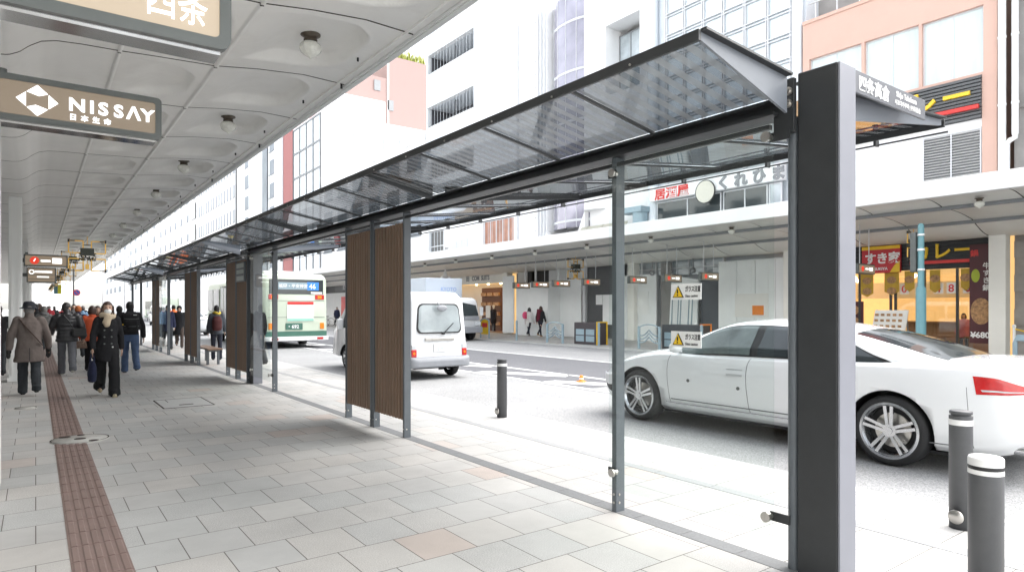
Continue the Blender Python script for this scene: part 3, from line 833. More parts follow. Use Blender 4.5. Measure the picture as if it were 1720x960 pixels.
lw = b.build('louvre_window', M['frame'], t)
b = MB()
for k in range(17): b.box(XF-.005, 7.441, 5.5+.087*k, XF+.039, 8.979, 5.5+.087*k+.045)
b.build('louvre_slats', M['louvre'], lw)
b = MB(); b.cyl((XF-.1,12.9,4.7),(XF-.1,12.9,7.2),.05,n=10); b.build('vent_pipe', M['redwall'], t)
for (y, r, za) in ((6.84,.10,4.6),(6.52,.085,6.6)):
    b = MB(); b.cyl((XF-.13,y,za),(XF-.13,y,16),r,n=16)
    for z in (5.5,7.5,9.5,11.5): b.cyl((XF-.13,y,z),(XF-.13,y,z+.06),r+.015,n=16)
    if za > 5: b.tube([(XF-.13,y,6.65),(XF-.13,y,6.5),(XF-.13,y+.12,6.45),(XF-.13,y+.2,6.35),(XF-.13,y+.2,4.7)], r*.9, 12)
    tag(b.build('downpipe', M['white']), 'thick white downpipe beside the salmon pier' if za < 5 else 'thinner white downpipe with a kinked lower end', 'pipe')

# glazed grid building with the izakaya on its first floor
t = build_('glazed_building', 'white framed grid of square panes above the first floor pub sign')
y0, y1 = 13.14, 20.75
b = MB(); b.box(XF+.30, y0, 4.6, XF+9, y1, 17.4); b.box(XF+.6, y0-.02, 0, XF+9, y1, 4.599); b.build('wall', M['bluewhite'], t)
ys = [13.56+1.017*k for k in range(7)]; zs = [7.2+.955*k for k in range(11)]
b = MB()
for y in ys:
    b.box(XF-.02, y-.065, 7.2, XF+.06, y-.02, 17.3); b.box(XF-.02, y+.02, 7.2, XF+.06, y+.065, 17.3)
for z in zs:
    for dz in (-.085, .045): b.box(XF-.015, 13.5, z+dz, XF+.055, 19.72, z+dz+.04)
b.build('window_frame', M['frame'], t)
for i in range(6):
    b = MB(); b.box(XF+.07, ys[i]+.03, 7.2, XF+.09, ys[i+1]-.03, 17.3); b.build('window', M['skyglass'] if i < 5 else M['dglass2'] if 'dglass2' in M else M['skyglass'], t)
b = MB(); b.cyl((XF+.1,13.36,4.6),(XF+.1,13.36,17.6),.19,n=20); b.cyl((XF+.1,20.5,4.6),(XF+.1,20.5,17.6),.24,n=20)
for z in (9.5,11,12.5,14,15.5): b.cyl((XF+.1,13.36,z),(XF+.1,13.36,z+.02),.193,n=20); b.cyl((XF+.1,20.5,z),(XF+.1,20.5,z+.02),.243,n=20)
b.build('corner_column', M['bluewhite'], t)
b = MB(); b.box(XF-.25, 13.8, 6.44, XF+.1, 20.4, 7.08); sb = b.build('sign_board', M['wallwhite'], t, .01)
text('lettering', '居酒屋', .52, face_mx(XF-.26, 20.1, 6.52), M['redtext'] if 'redtext' in M else M['red'], sb, .02, .012, sx=1.25)
for k, ch in enumerate('くれひま'): text('lettering', ch, .60, face_mx(XF-.26, 16.7-.82*k, 6.50), M['greyframe'], sb, .03, .03)
b = MB(); b.cyl((XF-.30,17.25,6.45),(XF-.36,17.25,6.45),.46,n=36); b.build('round_sign', mat('cream_disc', (.62,.60,.52), .6, 0, .1, 20), t)
b = MB(); b.lathe([(.47,0),(.50,0),(.50,-.05),(.47,-.05),(.47,0)], (XF-.31,17.25,6.45), 'x', 36); b.build('sign_rim', M['dark'], t)
for (a, c, m) in ((13.95,14.5,'bglass'),(14.55,16.6,'dglass'),(16.7,20.2,'dglass')):
    window(t, XF-.1, a, c, 4.8, 6.40, M[m], M['frame'], 1 if c-a < 1 else 2, 1, .05, 'pub_window', .1)
b = MB(); b.cyl((XF-.35,20.9,4.6),(XF-.35,20.9,6.2),.35,n=20); b.box(XF-.75,20.5,6.0,XF-.05,21.9,6.25); b.build('duct', M['bluegrey'], t)

# white building with the curved glass bay
t = build_('white_building', 'white building with a round column and a curved purple glass bay')
b = MB(); holed(b, XF, .5, 20.76, 24.3, 7.3, 18.5, [(21.25,23.56,12.2,15.75)]); b.box(XF+1.6, 20.76, 4.6, XF+9, 31, 18.5)
b.box(XF+.501, 20.76, 7.3, XF+1.599, 21.2, 18.5); b.box(XF+.501,23.6,7.3,XF+1.599,24.3,18.5)
b.box(XF+.501,21.2,15.76,XF+1.599,23.6,16); b.box(XF+.501,21.2,11.9,XF+1.599,23.6,12.19)
b.box(XF+.1, 28.3, 4.6, XF+1.599, 31, 18.5)
b.box(XF+.2, 20.76, 4.6, XF+1.599, 24.9, 7.29); b.box(XF+.6, 20.76, 0, XF+9, 31.5, 4.599)
b.build('wall', M['wallwhite'], t)
window(t, XF+.9, 21.22, 23.58, 12.2, 15.5, M['bglass'], M['greyframe'], 3, 1, .06)
b = MB(); b.cyl((XF+.35,24.45,6.6),(XF+.35,24.45,18.6),.72,n=32)
for z in (9.2,11.9,14.6,17.3): b.cyl((XF+.35,24.45,z),(XF+.35,24.45,z+.03),.725,n=32)
b.build('round_column', M['wallwhite'], t)
b = MB(); 
def bay(r, z0, z1, n=18, mi=0, bb=None):
    pts = [(XF+.75-r*math.sin(math.pi*k/n)*.62, 26.75-1.55*math.cos(math.pi*k/n)*r) for k in range(n+1)]
    vs = [(x,y,z0) for x,y in pts]+[(x,y,z1) for x,y in pts]
    bb.add(vs, [(k,n+1+k,n+2+k,k+1) for k in range(n)], mi, True)
    bb.add(vs, [tuple(range(n+1)), tuple(range(n+1,2*n+2))[::-1]], mi)
bay(1.0, 5.9, 18.6, 18, 0, b); b.build('curved_glass_bay', M['purpleglass'], t)
b = MB()
for z in (6.2,8.9,11.6,14.3,17.0): bay(1.03, z, z+.13, 18, 0, b)
b.build('bay_band', M['frame'], t)
b = MB()
for k in (3,6,9,12,15):
    x,y = XF+.75-1.01*math.sin(math.pi*k/18)*.62, 26.75-1.55*math.cos(math.pi*k/18)*1.01
    b.cyl((x,y,5.9),(x,y,18.55),.025,n=6)
b.build('bay_mullion', M['frame'], t)
b = MB()
for y in (28.4,28.7,29.0,30.95): b.box(XF-.02,y,4.6,XF+.099,y+.06,18.5)
b.build('facade_rib', M['frame'], t)
b = MB()
for k in range(24): b.cyl((XF+.09,29.3,6+.75*k),(XF+.05,29.3,6+.75*k),.03,n=6)
b.build('facade_stud', M['greyframe'], t)
# awning between the bay and the pub
b = MB(); b.add([(XF-.9,21.9,4.75),(XF-.1,21.9,5.75),(XF-.1,25.2,5.75),(XF-.9,25.2,4.75)],[(0,1,2,3)]); b.add([(XF-.9,21.9,4.70),(XF-.1,21.9,5.70),(XF-.1,25.2,5.70),(XF-.9,25.2,4.70)],[(3,2,1,0)])
for y in (22.5,23.6,24.7): b.bar((XF-.91,y,4.76),(XF-.11,y,5.76),.05,.03)
b.build('awning', mat('beige_awning', (.42,.41,.34), .8, 0, .1, 5), t)
# white scroll bracket below the bay
b = MB(); b.prism([(25.0,4.65),(25.0,6.6),(25.5,5.6),(26.2,5.3),(27.6,5.3),(28.2,5.8),(28.3,4.65)], 'x', XF-.1, XF+.2); b.build('bay_skirt', M['wallwhite'], t)

# white tower with balconies
t = build_('white_tower', 'tall white tiled tower with two dark balcony openings')
y0, y1 = 31.05, 42.15
recs = [(35.75,42.02,18.62,20.0),(35.75,42.02,14.74,16.18),(35.75,42.02,10.9,12.3),(35.75,42.02,22.5,23.9)]
b = MB(); holed(b, XF, .3, y0, y1, 7.2, 25, recs); b.box(XF+2.2, y0, 0, XF+14, y1, 25); b.box(XF+.301, y0, 4.6, XF+2.199, 35.7, 25)
for r in recs: b.box(XF+.301, 35.71, r[3]+.01, XF+2.199, y1, r[3]+.25); b.box(XF+.301, 35.71, r[2]-.25, XF+2.199, y1, r[2]-.01)
holed(b, XF, .3, y0, y1, 4.6, 7.199, [(31.35,34.7,5.2,7.1),(39.7,41.8,4.9,7.1)])
b.build('wall', M['tile'], t)
b = MB()
for k in range(26): b.box(XF-.012, y0+.43*k, 4.7, XF-.001, y0+.43*k+.02, 24.9)
for k in range(8): b.box(XF-.010, y0, 7.6+2.4*k, XF-.0005, 35.6, 7.62+2.4*k)
b.build('tile_joint', M['bluewhite'], t)
b = MB(); b.box(XF+.28, 39.9, 16.2, XF+.295, 42.1, 18.6); b.box(XF-.03, 39.9, 16.19, XF-.013, 42.14, 18.6); b.box(XF-.03, 39.9, 12.35, XF-.013, 42.14, 14.72); b.box(XF-.03, 39.9, 20.05, XF-.013, 42.14, 22.4); b.build('spandrel', M['bluewhite'], t)
for r in recs:
    b = MB(); b.box(XF+2.10, 35.72, r[2], XF+2.198, 42.0, r[3]); b.box(XF+.31, 42.03, r[2], XF+2.19, 42.13, r[3]); o = b.build('balcony_wall', mat('balcony_dark', (.06,.06,.07), .6), t)
    b = MB(); b.box(XF+.33, 36.0, r[3]-.012, XF+2.0, 41.9, r[3]+.008); b.build('balcony_soffit', M['bluewhite'], o)
    b = MB(); b.box(XF+.6, 39.0, r[2], XF+.68, 39.08, r[3]); b.box(XF+.1, 36.0, r[2]+.02, XF+.16, 42, r[2]+.12); b.build('balcony_post', M['dark'], o)
window(t, XF, 31.35, 34.7, 5.2, 7.1, M['shopwarm'] if 'shopwarm' in M else mat('terracotta_window', (.42,.20,.13), .3, 0, .5, 1.2), M['frame'], 5, 1, .07, 'shop_window')
window(t, XF, 39.7, 41.8, 4.9, 7.1, M['dglass'], M['frame'], 1, 2, .07, 'shop_window')
b = MB(); b.box(XF-.02, 36.4, 4.9, XF+.06, 38.6, 6.2)
for k in range(3): b.box(XF-.04, 36.5+.7*k, 5.0, XF-.021, 36.56+.7*k, 6.1)
b.build('signboard', M['frame'], t)
b = MB(); b.box(XF-.06, 38.9, 4.8, XF-.02, 39.5, 6.3); o = b.build('hand_lettered_sign', M['wallwhite'], t); text('lettering', '気', .55, face_mx(XF-.065, 39.45, 5.35), M['greyframe'], o, .004, .01)

# low white blank building in front of the pink one, and the pink tower
t = build_('white_annexe', 'blank white building with a few tiny side windows in front of the pink tower')
b = MB(); b.box(XF, 63.9, 0, 30.2, 75, 21.38); b.box(30.201, 63.9, 0, 36.5, 75, 21.3); b.box(25.4, 64.0, 21.381, 30.19, 74, 23.65); b.build('wall', M['wallwhite'], t)
for (x, z) in ((27.04,19.1),(30.48,18.9),(32.34,19.05),(27.04,15.95),(34.0,18.4)):
    b = MB(); b.box(x-.55, 63.83, z-.75, x+.55, 63.899, z+.75); o = b.build('window_frame', M['greyframe'], t)
    b = MB(); b.box(x-.47, 63.815, z-.68, x-.03, 63.829, z+.68); b.box(x+.03, 63.815, z-.68, x+.47, 63.829, z+.68); b.build('pane', M['bglass'], o)
b = MB()
for k in range(5):
    for j in range(7): b.box(XF-.05, 64.2+2.1*k, 2.5+2.7*j, XF-.001, 66.1+2.1*k, 4.9+2.7*j)
b.build('front_glazing', M['skyglass'], t)
b = MB()
for k in range(6): b.box(XF-.12, 64.05+2.1*k, 2, XF-.051, 64.2+2.1*k, 21.3)
for j in range(8): b.box(XF-.11, 64, 2.25+2.7*j, XF-.052, 74.9, 2.42+2.7*j)
b.build('glazing_frame', M['greyframe'], t)
t = thing('pink_tower', 'pale pink tower with a planted roof edge rising behind the blank white building', 'building', (27.6,75,0))
b = MB(); b.box(27.6, 75.2, 0, 36.0, 96, 30.5); b.box(36.001, 75.2, 0, 48, 96, 33.5); b.build('wall', M['pinkwall'], t)
b = MB(); b.box(35.75, 75.10, 24, 35.95, 75.199, 33); b.build('corner_strip', M['wallwhite'], t)
b = MB(); b.box(27.5, 75.25, 0, 27.599, 96, 30.4); b.build('street_front', M['redwall'], t)
for (x, z) in ((34.4,30.4-1),(36.2,27.2)):
    b = MB(); b.box(x-.42, 75.1, z-.65, x+.42, 75.19, z+.65); b.build('window', M['greyframe'], t)
b = MB(); rr = random.Random(5)
for k in range(160):
    p = Vector((rr.uniform(37.5,41.5), rr.uniform(75.3,77), 33.5)); q = p+Vector((rr.uniform(-.3,.3), rr.uniform(-.2,.2), rr.uniform(.5,1.8)))
    b.cyl(p, q, .09, .01, 4)
b.build('roof_planting', M['grass_roof'], t)

# farther fronts along the street
def far_front(label, y0, y1, h, wallm, rows, cols, glassm, sill=6.5, pier=None, ww=.6, wh=.55, x=XF, dp=14):
    t = thing('street_building', label, 'building', (x, y0, 0), 0, 'buildings further down the street')
    b = MB(); b.box(x, y0, 0, x+dp, y1, h); b.box(x-.1,y0,h,x+dp,y1,h+.5); b.build('wall', wallm, t)
    dz = (h-sill)/rows; dy = (y1-y0)/cols
    b = MB(); b.box(x-.04, 0, 0, x-.002, dy*ww, dz*wh); b.box(x-.09, -.1, -.12, x-.041, dy*ww+.1, 0)
    me = b.mesh('window', [glassm])
    for r in range(rows):
        for c in range(cols):
            o = link('window', me, t); o.matrix_parent_inverse = Matrix.Identity(4)
            o.location = (-x, dy*(c+.5-ww/2), sill+dz*(r+.5-wh/2))
    if pier:
        for (a, c, m) in pier:
            b = MB(); b.box(x-.16, a, 0, x-.10, c, h+.2); b.build('facade_pier', m, t)
    return t
far_front('narrow white front with a blue glazed stair strip before the red pier', 42.3, 63.8, 14.0, M['wallwhite'], 3, 6, M['farwin'])
far_front('tall front with a red brick pier and a strip of bluish windows', 75.1, 98.4, 40, M['wallwhite'], 12, 2, M['farwin'], 6, [(72.6,75.9,M['redwall']),(76.2,77.0,M['frame']),(82.5,84.6,M['farwin']),(97.8,98.4,M['greyframe'])], .15, .6, XF, 4)
far_front('long white office front with ranks of narrow windows', 98.7, 125.2, 27.5, M['wallwhite'], 6, 14, M['farwin'], 6, None, .35, .5)
far_front('white front with two dark recessed windows near its corner', 125.5, 171, 31, M['wallwhite'], 7, 7, M['farwin'], 6, None, .3, .35)
t = COL.objects[-1]
far_front('distant white front with dark balconies beyond the recessed windows', 172, 232, 34, M['tile'], 8, 5, M['farwin'], 6, None, .3, .4)
far_front('last pale tower before the end of the street', 234, 330, 46, M['wallwhite'], 9, 6, M['farwin'], 6, None, .5, .4)
b = MB()
for z in (15.4,19.3):
    b.box(XF-.2, 127.0, z-1.6, XF-.1, 131.5, z+1.2)
o = b.build('dark_window', M['dglass'], [x for x in COL.objects if x.get('label','').startswith('white front with two dark')][0])
far_front('pale building on the near side at the far end of the walkway', 90, 190, 26, M['wallwhite'], 6, 8, M['farwin'], 6, None, .4, .4, -22)
far_front('wide pale block low behind the end of the street', 500, 520, 30, M['wallwhite'], 4, 6, M['farwin'], 6, None, .4, .4, -90)
far_front('pale building closing the view at the very end of the street', 420, 470, 60, M['wallwhite'], 8, 8, M['farwin'], 6, None, .4, .4, -2)

# -------------------------------------------------- arcade on the far side
t = thing('arcade_canopy', 'white fascia arcade roof along the shops on the opposite pavement', 'canopy', (18,0,0))
pr = [(17.95,4.255)]
def seg(x0,z0,x1,z1,sag,n=8): return [(x0+(x1-x0)*k/n, z0+(z1-z0)*k/n-sag*math.sin(math.pi*k/n)) for k in range(n+1)]
pr = seg(17.95,4.27,19.35,4.20,-.06)+seg(19.42,4.17,21.5,4.03,-.05)+seg(21.57,4.0,23.1,3.64,.10)
b = MB(); yy = [0,.006,.014,.03,.9,1.74,1.756,1.764,1.77]; up = [.04,.03,.01,0,0,0,.01,.03,.04]
vs = [(x,y,z+u) for x,z in pr for y,u in zip(yy,up)]; n = len(yy)
b.add(vs, [(i*n+j,i*n+j+1,(i+1)*n+j+1,(i+1)*n+j) for i in range(len(pr)-1) for j in range(n-1)], 0, True)
b.m = [1 if (k % (n-1)) in (0,1,n-3,n-2) else 0 for k in range(len(b.f))]  # edge strips dark too: seam shade put into the colour
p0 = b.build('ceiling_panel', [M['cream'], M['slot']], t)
for k in range(-6, 50):
    if k:
        c = p0.copy(); COL.objects.link(c); c.location = (0,1.77*k,0)
ya, yb = -10.6, 88
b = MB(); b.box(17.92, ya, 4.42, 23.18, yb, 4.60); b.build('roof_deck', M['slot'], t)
b = MB(); b.box(17.78, ya, 4.235, 17.94, yb, 4.66); b.box(17.941,ya,4.601,23.19,yb,4.64); b.build('fascia', M['wallwhite'], t, .02)
b = MB(); b.box(19.33, ya, 4.10, 19.43, yb, 4.19); b.box(21.48, ya, 3.93, 21.58, yb, 4.02); b.build('purlin', M['greyframe'], t)
for k, y in enumerate((6.66,13.2,21.2,31.4,39,47,55,63)):
    b = MB(); b.box(22.75, y, 0, 23.15, y+.42, 3.75); o = b.build('column', M['cream'], t, .01)
lampo = globe_lamp.__call__()
for i in range(9):
    y = 6.04+3.54*i; lb = f'globe lamp under the opposite arcade roof, {words_[i]} from the curry shop end'
    z = 4.20+.03
    if i == 0: lampo.location = (18.8,y,z); lampo['label'] = lb; lampo['group'] = 'globe lamps of the opposite arcade'
    else: dup(lampo, (18.8,y,z), None, lb)
# --------------------------------------------- shop fronts under the far arcade
def ysign(x, y, z): return face_mx(x, y, z)
def plain(c, n): return mat(n, c, .5, 0, .06, 3)
M['warm'] = mat('glowing_shop_wall', (.50,.30,.11), .7, 0, .3, 2, emit=.17, ecol=(1,.62,.25))  # walls glow by themselves, painting in the shops' lamplight
M['warmlamp'] = mat('warm_lamp', (1,.8,.5), .5, 0, 0, emit=2.5, ecol=(1,.74,.38))
M['bannery'] = mat('banner_yellow', (.50,.32,.03), .6, 0, .25, 6)
M['signred'] = mat('curry_red', (.50,.02,.03), .4, 0, .06, 3)
M['maroon'] = mat('maroon_panel', (.07,.012,.016), .4, 0, .15, 3)
M['food'] = mat('bowl_picture', (.42,.23,.10), .5, 0, .7, 14)
M['paperwhite'] = mat('paper', (.75,.74,.71), .6, 0, .04, 4)
M['shopglass'] = glass('shop_glass', (.9,.92,.9), .45, .93)

# beef bowl shop in the salmon building
t = thing('restaurant', 'lit orange restaurant front with red and black signboards under the salmon building', 'shop', (XF,10,0))
ya, yb = 7.10, 13.05
b = MB(); b.box(XF+5, ya, 0, XF+5.1, yb, 4.6); b.box(XF+.1, ya-.02, .002, XF+5, ya+.05, 4.6); b.box(XF+.1, yb, .002, XF+5, yb+.05, 4.6)
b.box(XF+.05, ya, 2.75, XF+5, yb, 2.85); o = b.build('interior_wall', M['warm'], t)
b = MB(); b.box(XF+.1, ya, 0, XF+5, yb, .012); b.build('shop_floor', plain((.30,.20,.12),'shop_floor'), t)
b = MB(); rr = random.Random(2)
for k in range(12): b.ell((XF+.8+1.1*(k%4), 7.6+.5*k, 2.62), (.1,.1,.07), 10, 6)
b.build('pendant_lamp', M['warmlamp'], t)
b = MB()
b.box(XF+2.2, 7.4, .012, XF+2.7, 10.4, 1.0); b.box(XF+2.0,7.3,1.001,XF+2.9,10.5,1.05)
for y in (7.9,8.7,9.5): b.box(XF+1.2,y,.55,XF+1.6,y+.4,.6); b.box(XF+1.36,y+.16,.012,XF+1.44,y+.24,.549)
b.build('counter', plain((.33,.22,.14),'counter'), t)
b = MB(); b.box(XF+3.5,7.3,1.9,XF+3.6,12.8,2.5); b.build('menu_strip', M['paperwhite'], t)
# black louvred fascia
b = MB(); b.box(XF-.02, ya, 2.76, XF+.05, yb, 4.3)
for k in range(12): b.box(XF-.07, ya, 2.80+.12*k, XF-.0205, yb, 2.80+.12*k+.075)
f = b.build('signboard', mat('black_louvre', (.018,.02,.022), .45, 0, .15, 4), t)
b = MB(); b.box(XF-.14, 7.40, 2.93, XF-.075, 9.35, 3.03); b.build('red_bar', M['red'], f)
for k, ch in enumerate('カレー'): text('lettering', ch, .56, ysign(XF-.09, 9.32-.60*k, 3.12), M['yellow'], f, .03, .014)
b = MB(); b.box(XF-.18, 9.63, 2.70, XF-.075, 10.86, 3.62); rs = b.build('red_signboard', M['signred'], t, .01)
b = MB(); b.box(XF-.185, 9.63, 3.50, XF-.1805, 10.86, 3.61); b.prism([(9.64,2.71),(9.95,2.71),(9.80,2.95),(9.64,3.1)], 'x', XF-.185, XF-.1805); b.build('yellow_edge', M['yellow'], rs)
text('lettering', 'すき家', .40, ysign(XF-.186, 10.76, 3.05), M['white'], rs, .01, .012, sx=.95)
text('lettering', 'SUKIYA', .13, ysign(XF-.186, 10.45, 2.80), M['white'], rs, .006, .003)
# glazing
b = MB()
for y in (ya, 8.02, 8.95, 9.83, 9.98, 11.0, 11.9, yb-.06): b.box(XF+.02, y, .05, XF+.09, y+.07, 2.755)
b.box(XF+.02, ya, .0, XF+.09, yb, .05); b.box(XF+.015, ya, 2.0, XF+.085, 9.9, 2.05) if False else None
b.build('window_frame', M['dark'], t)
b = MB()
for y0_, y1_ in ((ya+.07,8.02),(8.09,8.95),(9.02,9.83),(11.07,11.9)): b.box(XF+.05, y0_, .05, XF+.058, y1_, 2.75)
b.build('shop_window', M['shopglass'], t)
for y, s in ((9.72,'0'),(9.25,'380'),(8.72,'4'),(8.35,'8'),(7.90,'0')):
    b = MB(); b.box(XF+.035, y-.28, 1.98, XF+.045, y, 2.32); o = b.build('price_card', M['paperwhite'], t)
    text('price', s, .34 if len(s) == 1 else .15, ysign(XF+.034, y-.045, 2.03), M['red'] if len(s)==1 else M['black'], o, .002, .006)
def banner(y, w, z0, z1, n=2):
    b = MB(); b.prism([(y-w/2,z1),(y+w/2,z1),(y+w/2,z0+.12),(y,z0),(y-w/2,z0+.12)], 'x', XF-.04, XF-.03); o = b.build('yellow_banner', M['bannery'], t)
    for k in range(n):
        b = MB(); c = z1-.28-.36*k; pts = [(y+.15*math.cos(2*math.pi*i/18), c+.12*math.sin(2*math.pi*i/18)) for i in range(18)]
        b.prism(pts, 'x', XF-.046, XF-.041); b.build('bowl_picture', M['food'], o)
banner(10.75,.42,1.9,2.74); banner(9.95,.46,1.95,2.74); banner(8.95-.3,.3,2.0,2.74,1); banner(8.05-.25,.26,2.05,2.74,1); banner(9.4,.3,2.05,2.74,1)
b = MB(); b.box(XF+.03, 10.9, .8, XF+.045, 11.0+.85, 1.75); o = b.build('food_poster', M['maroon'], t)
for z in (1.05,1.45):
    b = MB(); pts = [(11.37+.33*math.cos(2*math.pi*i/20), z+.2*math.sin(2*math.pi*i/20)) for i in range(20)]; b.prism(pts,'x',XF+.022,XF+.029); b.build('bowl_picture', M['food'], o)
# maroon vertical food banner at the right end of the front
b = MB(); b.box(XF-.16, 7.06, .45, XF-.10, 7.66, 3.45); o = b.build('food_panel', M['maroon'], t)
b = MB(); pts = [(7.36+.27*math.cos(2*math.pi*i/24), 1.42+.40*math.sin(2*math.pi*i/24)) for i in range(24)]; b.prism(pts,'x',XF-.17,XF-.161); b.build('bowl_picture', M['food'], o)
b = MB(); pts = [(7.50+.11*math.cos(2*math.pi*i/20), 2.50+.2*math.sin(2*math.pi*i/20)) for i in range(20)]; b.prism(pts,'x',XF-.17,XF-.161); b.build('green_mark', plain((.35,.42,.03),'leaf_green'), o)
for k, ch in enumerate('牛すき鍋'): text('lettering', ch, .2, ysign(XF-.162, 7.32, 2.72-.22*k), M['paperwhite'], o, .003, .004)
text('lettering', '¥680', .24, ysign(XF-.162, 7.63, .62), M['white'], o, .003, .008)
text('lettering', '鍋', .22, ysign(XF-.162, 7.64, 3.1), M['red'], o, .003, .004)

# white hoardings (closed fronts)
def slab(b, y0, y1, z0, z1, d=.05, x=XF): b.box(x, y0, z0, x+d, y1, z1)
t = thing('site_hoarding', 'tall white site hoarding with a taped paper notice and an orange sheet', 'hoarding', (XF,15,0))
b = MB(); n = 4
for k in range(n):
    y0 = 13.2+3.45*k/n; slab(b, y0+.008, y0+3.45/n-.008, .0, 3.45, .06, XF-.25)
b.build('panel', M['hoard'], t)
b = MB(); slab(b, 14.35, 15.85, 1.15, 2.1, .006, XF-.262); b.build('paper_notice', M['paperwhite'], t)
b = MB(); slab(b, 14.55, 15.05, 1.25, 1.62, .006, XF-.27); b.build('orange_sheet', M['orange'], t)
for (a,c,z) in ((15.05,15.75,2.2),(14.35,14.95,2.2),(14.35,14.95,.2),(15.05,15.75,.2)):
    b = MB()
    for y in (a,c-.02): b.box(XF-.258,y,z,XF-.2505,y+.02,z+(1.2 if z>1 else .9))
    b.build('panel_moulding', M['offwhite'], t)
b = MB(); b.box(XF-.30, 13.06, 0, XF-.24, 13.19, 4.1); b.build('site_post', M['dark'], t)
t = thing('grey_shopfront', 'half open shop front with a slanting white board between dark panels', 'shop', (XF,18,0))
b = MB(); slab(b, 16.75, 17.75, 0, 3.0, .06, XF+.05); b.build('dark_panel', mat('slate_panel', (.075,.085,.10), .5, 0, .2, 2), t)
b = MB(); b.add([(XF-.20,17.80,.0),(XF-.20,19.35,.0),(XF-.02,19.30,3.0),(XF-.02,17.85,2.75)],[(0,1,2,3)]); b.add([(XF-.14,17.80,.0),(XF-.14,19.35,.0),(XF+.04,19.30,3.0),(XF+.04,17.85,2.75)],[(3,2,1,0)]); b.build('leaning_board', M['hoard'], t)
b = MB()
for y in (18.1,18.28,18.72,18.86,19.2): b.bar((XF-.215,y,.1),(XF-.035,y,2.6),.05,.02)
b.build('board_batten', M['bluegrey'], t)
b = MB(); slab(b, 19.4, 20.0, 0, 3.6, .06, XF+.05); b.build('stone_panel', M['greywall'], t)
b = MB(); b.box(XF+.3, 16.7, 3.0, XF+.34, 22.2, 4.4); b.build('upper_window', M['bglass'], t)
b = MB()
for y in (16.7,17.7,18.5,19.5,20.4,22.1): b.box(XF+.2,y,3.0,XF+.299,y+.08,4.2)
b.box(XF+.18,16.7,3.3,XF+.199,22.1,3.36); b.build('window_frame', M['frame'], t)
for y in (17.9, 20.2):
    b = MB(); b.cyl((XF-.3,y,3.2),(XF-.3,y,3.75),.03,n=8); b.ell((XF-.32,y,3.15),(.13,.13,.13)); b.build('spot_lamp', M['greyframe'], t)
t = thing('site_hoarding', 'white hoarding draped with a sheet and a blank square board, by the glass shelter post', 'hoarding', (XF,21,0))
b = MB()
for k in range(2): slab(b, 20.06+1.1*k, 20.06+1.1*k+1.09, 0, 3.1, .06, XF-.2)
b.build('panel', M['hoard'], t)
b = MB(); slab(b, 20.5, 21.6, 1.25, 2.3, .02, XF-.225); b.build('square_board', M['offwhite'], t)
b = MB(); b.grid(lambda u,v: (XF-.27-.05*math.sin(u*22)*(1-v)-.03*v, 22.2-1.0*u*(1-.6*v), 2.9*v), 40, 8); b.build('draped_sheet', M['hoard'], t)
t = thing('shuttered_shop', 'grey louvred shutter front with white boards beside the brown cabinet', 'shop', (XF,23.5,0))
b = MB(); slab(b, 22.3, 24.9, 0, 3.7, .05, XF+.05)
for k in range(34): b.box(XF+.02, 22.3, .05+.107*k, XF+.0495, 24.9, .05+.107*k+.06)
b.build('shutter', M['louvre'], t)
b = MB(); slab(b, 22.4, 23.7, .7, 2.2, .04, XF-.05); slab(b, 23.75, 24.2, 1.7, 2.2, .04, XF-.045); b.build('white_board', M['hoard'], t)
b = MB(); slab(b, 24.95, 25.15, 0, 3.7, .2, XF-.1); b.build('door_post', M['frame'], t)
t = thing('site_hoarding', 'smooth pale grey hoarding behind the two walking women, with a dark gap beside it', 'hoarding', (XF,28,0))
b = MB(); b.box(XF-1.0, 26.9, 0, XF-.95, 29.75, 2.95); b.box(XF-.949, 26.9, 0, XF+.1, 26.95, 2.95); slab(b, 25.2, 26.89, 0, 3.1, .05, XF-.15); b.box(XF-1.0, 30.0, .1, XF-.95, 31.1, 3.4)
b.build('panel', M['hoard'], t)
b = MB(); slab(b, 25.2, 31.3, 2.9, 3.75, .05, XF+.3); slab(b,29.7,31.2,0,3.6,.05,XF+.1); b.build('gap_shade_sheet', M['black'], t)  # black sheets painting the shade of the open gap
b = MB(); slab(b, 25.3, 28.3, 2.96, 3.7, .05, XF+.22); slab(b, 30.1, 31.0, 2.6, 3.7, .05, XF+.05)
for y in (26.6,28.6,29.6): b.box(XF-.5,y,2.9,XF-.4,y+.08,3.75)
b.build('upper_panel', M['hoard'], t)

# clothes shop with a warm timber interior
t = thing('clothes_shop', 'open clothes shop with a warm timber interior and suited mannequins', 'shop', (XF,34.5,0))
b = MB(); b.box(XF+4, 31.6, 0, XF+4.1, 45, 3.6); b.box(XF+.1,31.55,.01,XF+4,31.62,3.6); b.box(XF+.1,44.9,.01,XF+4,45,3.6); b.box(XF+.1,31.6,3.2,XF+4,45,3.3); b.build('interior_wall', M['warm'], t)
b = MB(); b.box(XF+.1,31.6,.0,XF+4,45,.02); b.build('shop_floor', plain((.34,.22,.13),'timber_floor'), t)
b = MB(); b.box(XF-.05, 31.6, 3.1, XF+.1, 45, 4.3); sb = b.build('signboard', M['cream'], t)
for k, (y, w) in enumerate(((36.6,.5),(35.9,.9),(34.8,1.5))):
    text('lettering', ('田','COM','SUITS')[k], .42, ysign(XF-.055, y, 3.33), M['greyframe'], sb, .01, .012, sx=.9)
b = MB()
for y in (32.2,33.4,34.8,36.2): b.ell((XF+.5,y,3.1),(.09,.09,.07),8,6)
b.build('ceiling_spot', M['warmlamp'], t)
b = MB(); b.box(XF+1.6,34.9,.02,XF+2.2,37.2,2.9)
o = b.build('shelf_unit', plain((.14,.06,.03),'dark_timber'), t)
b = MB()
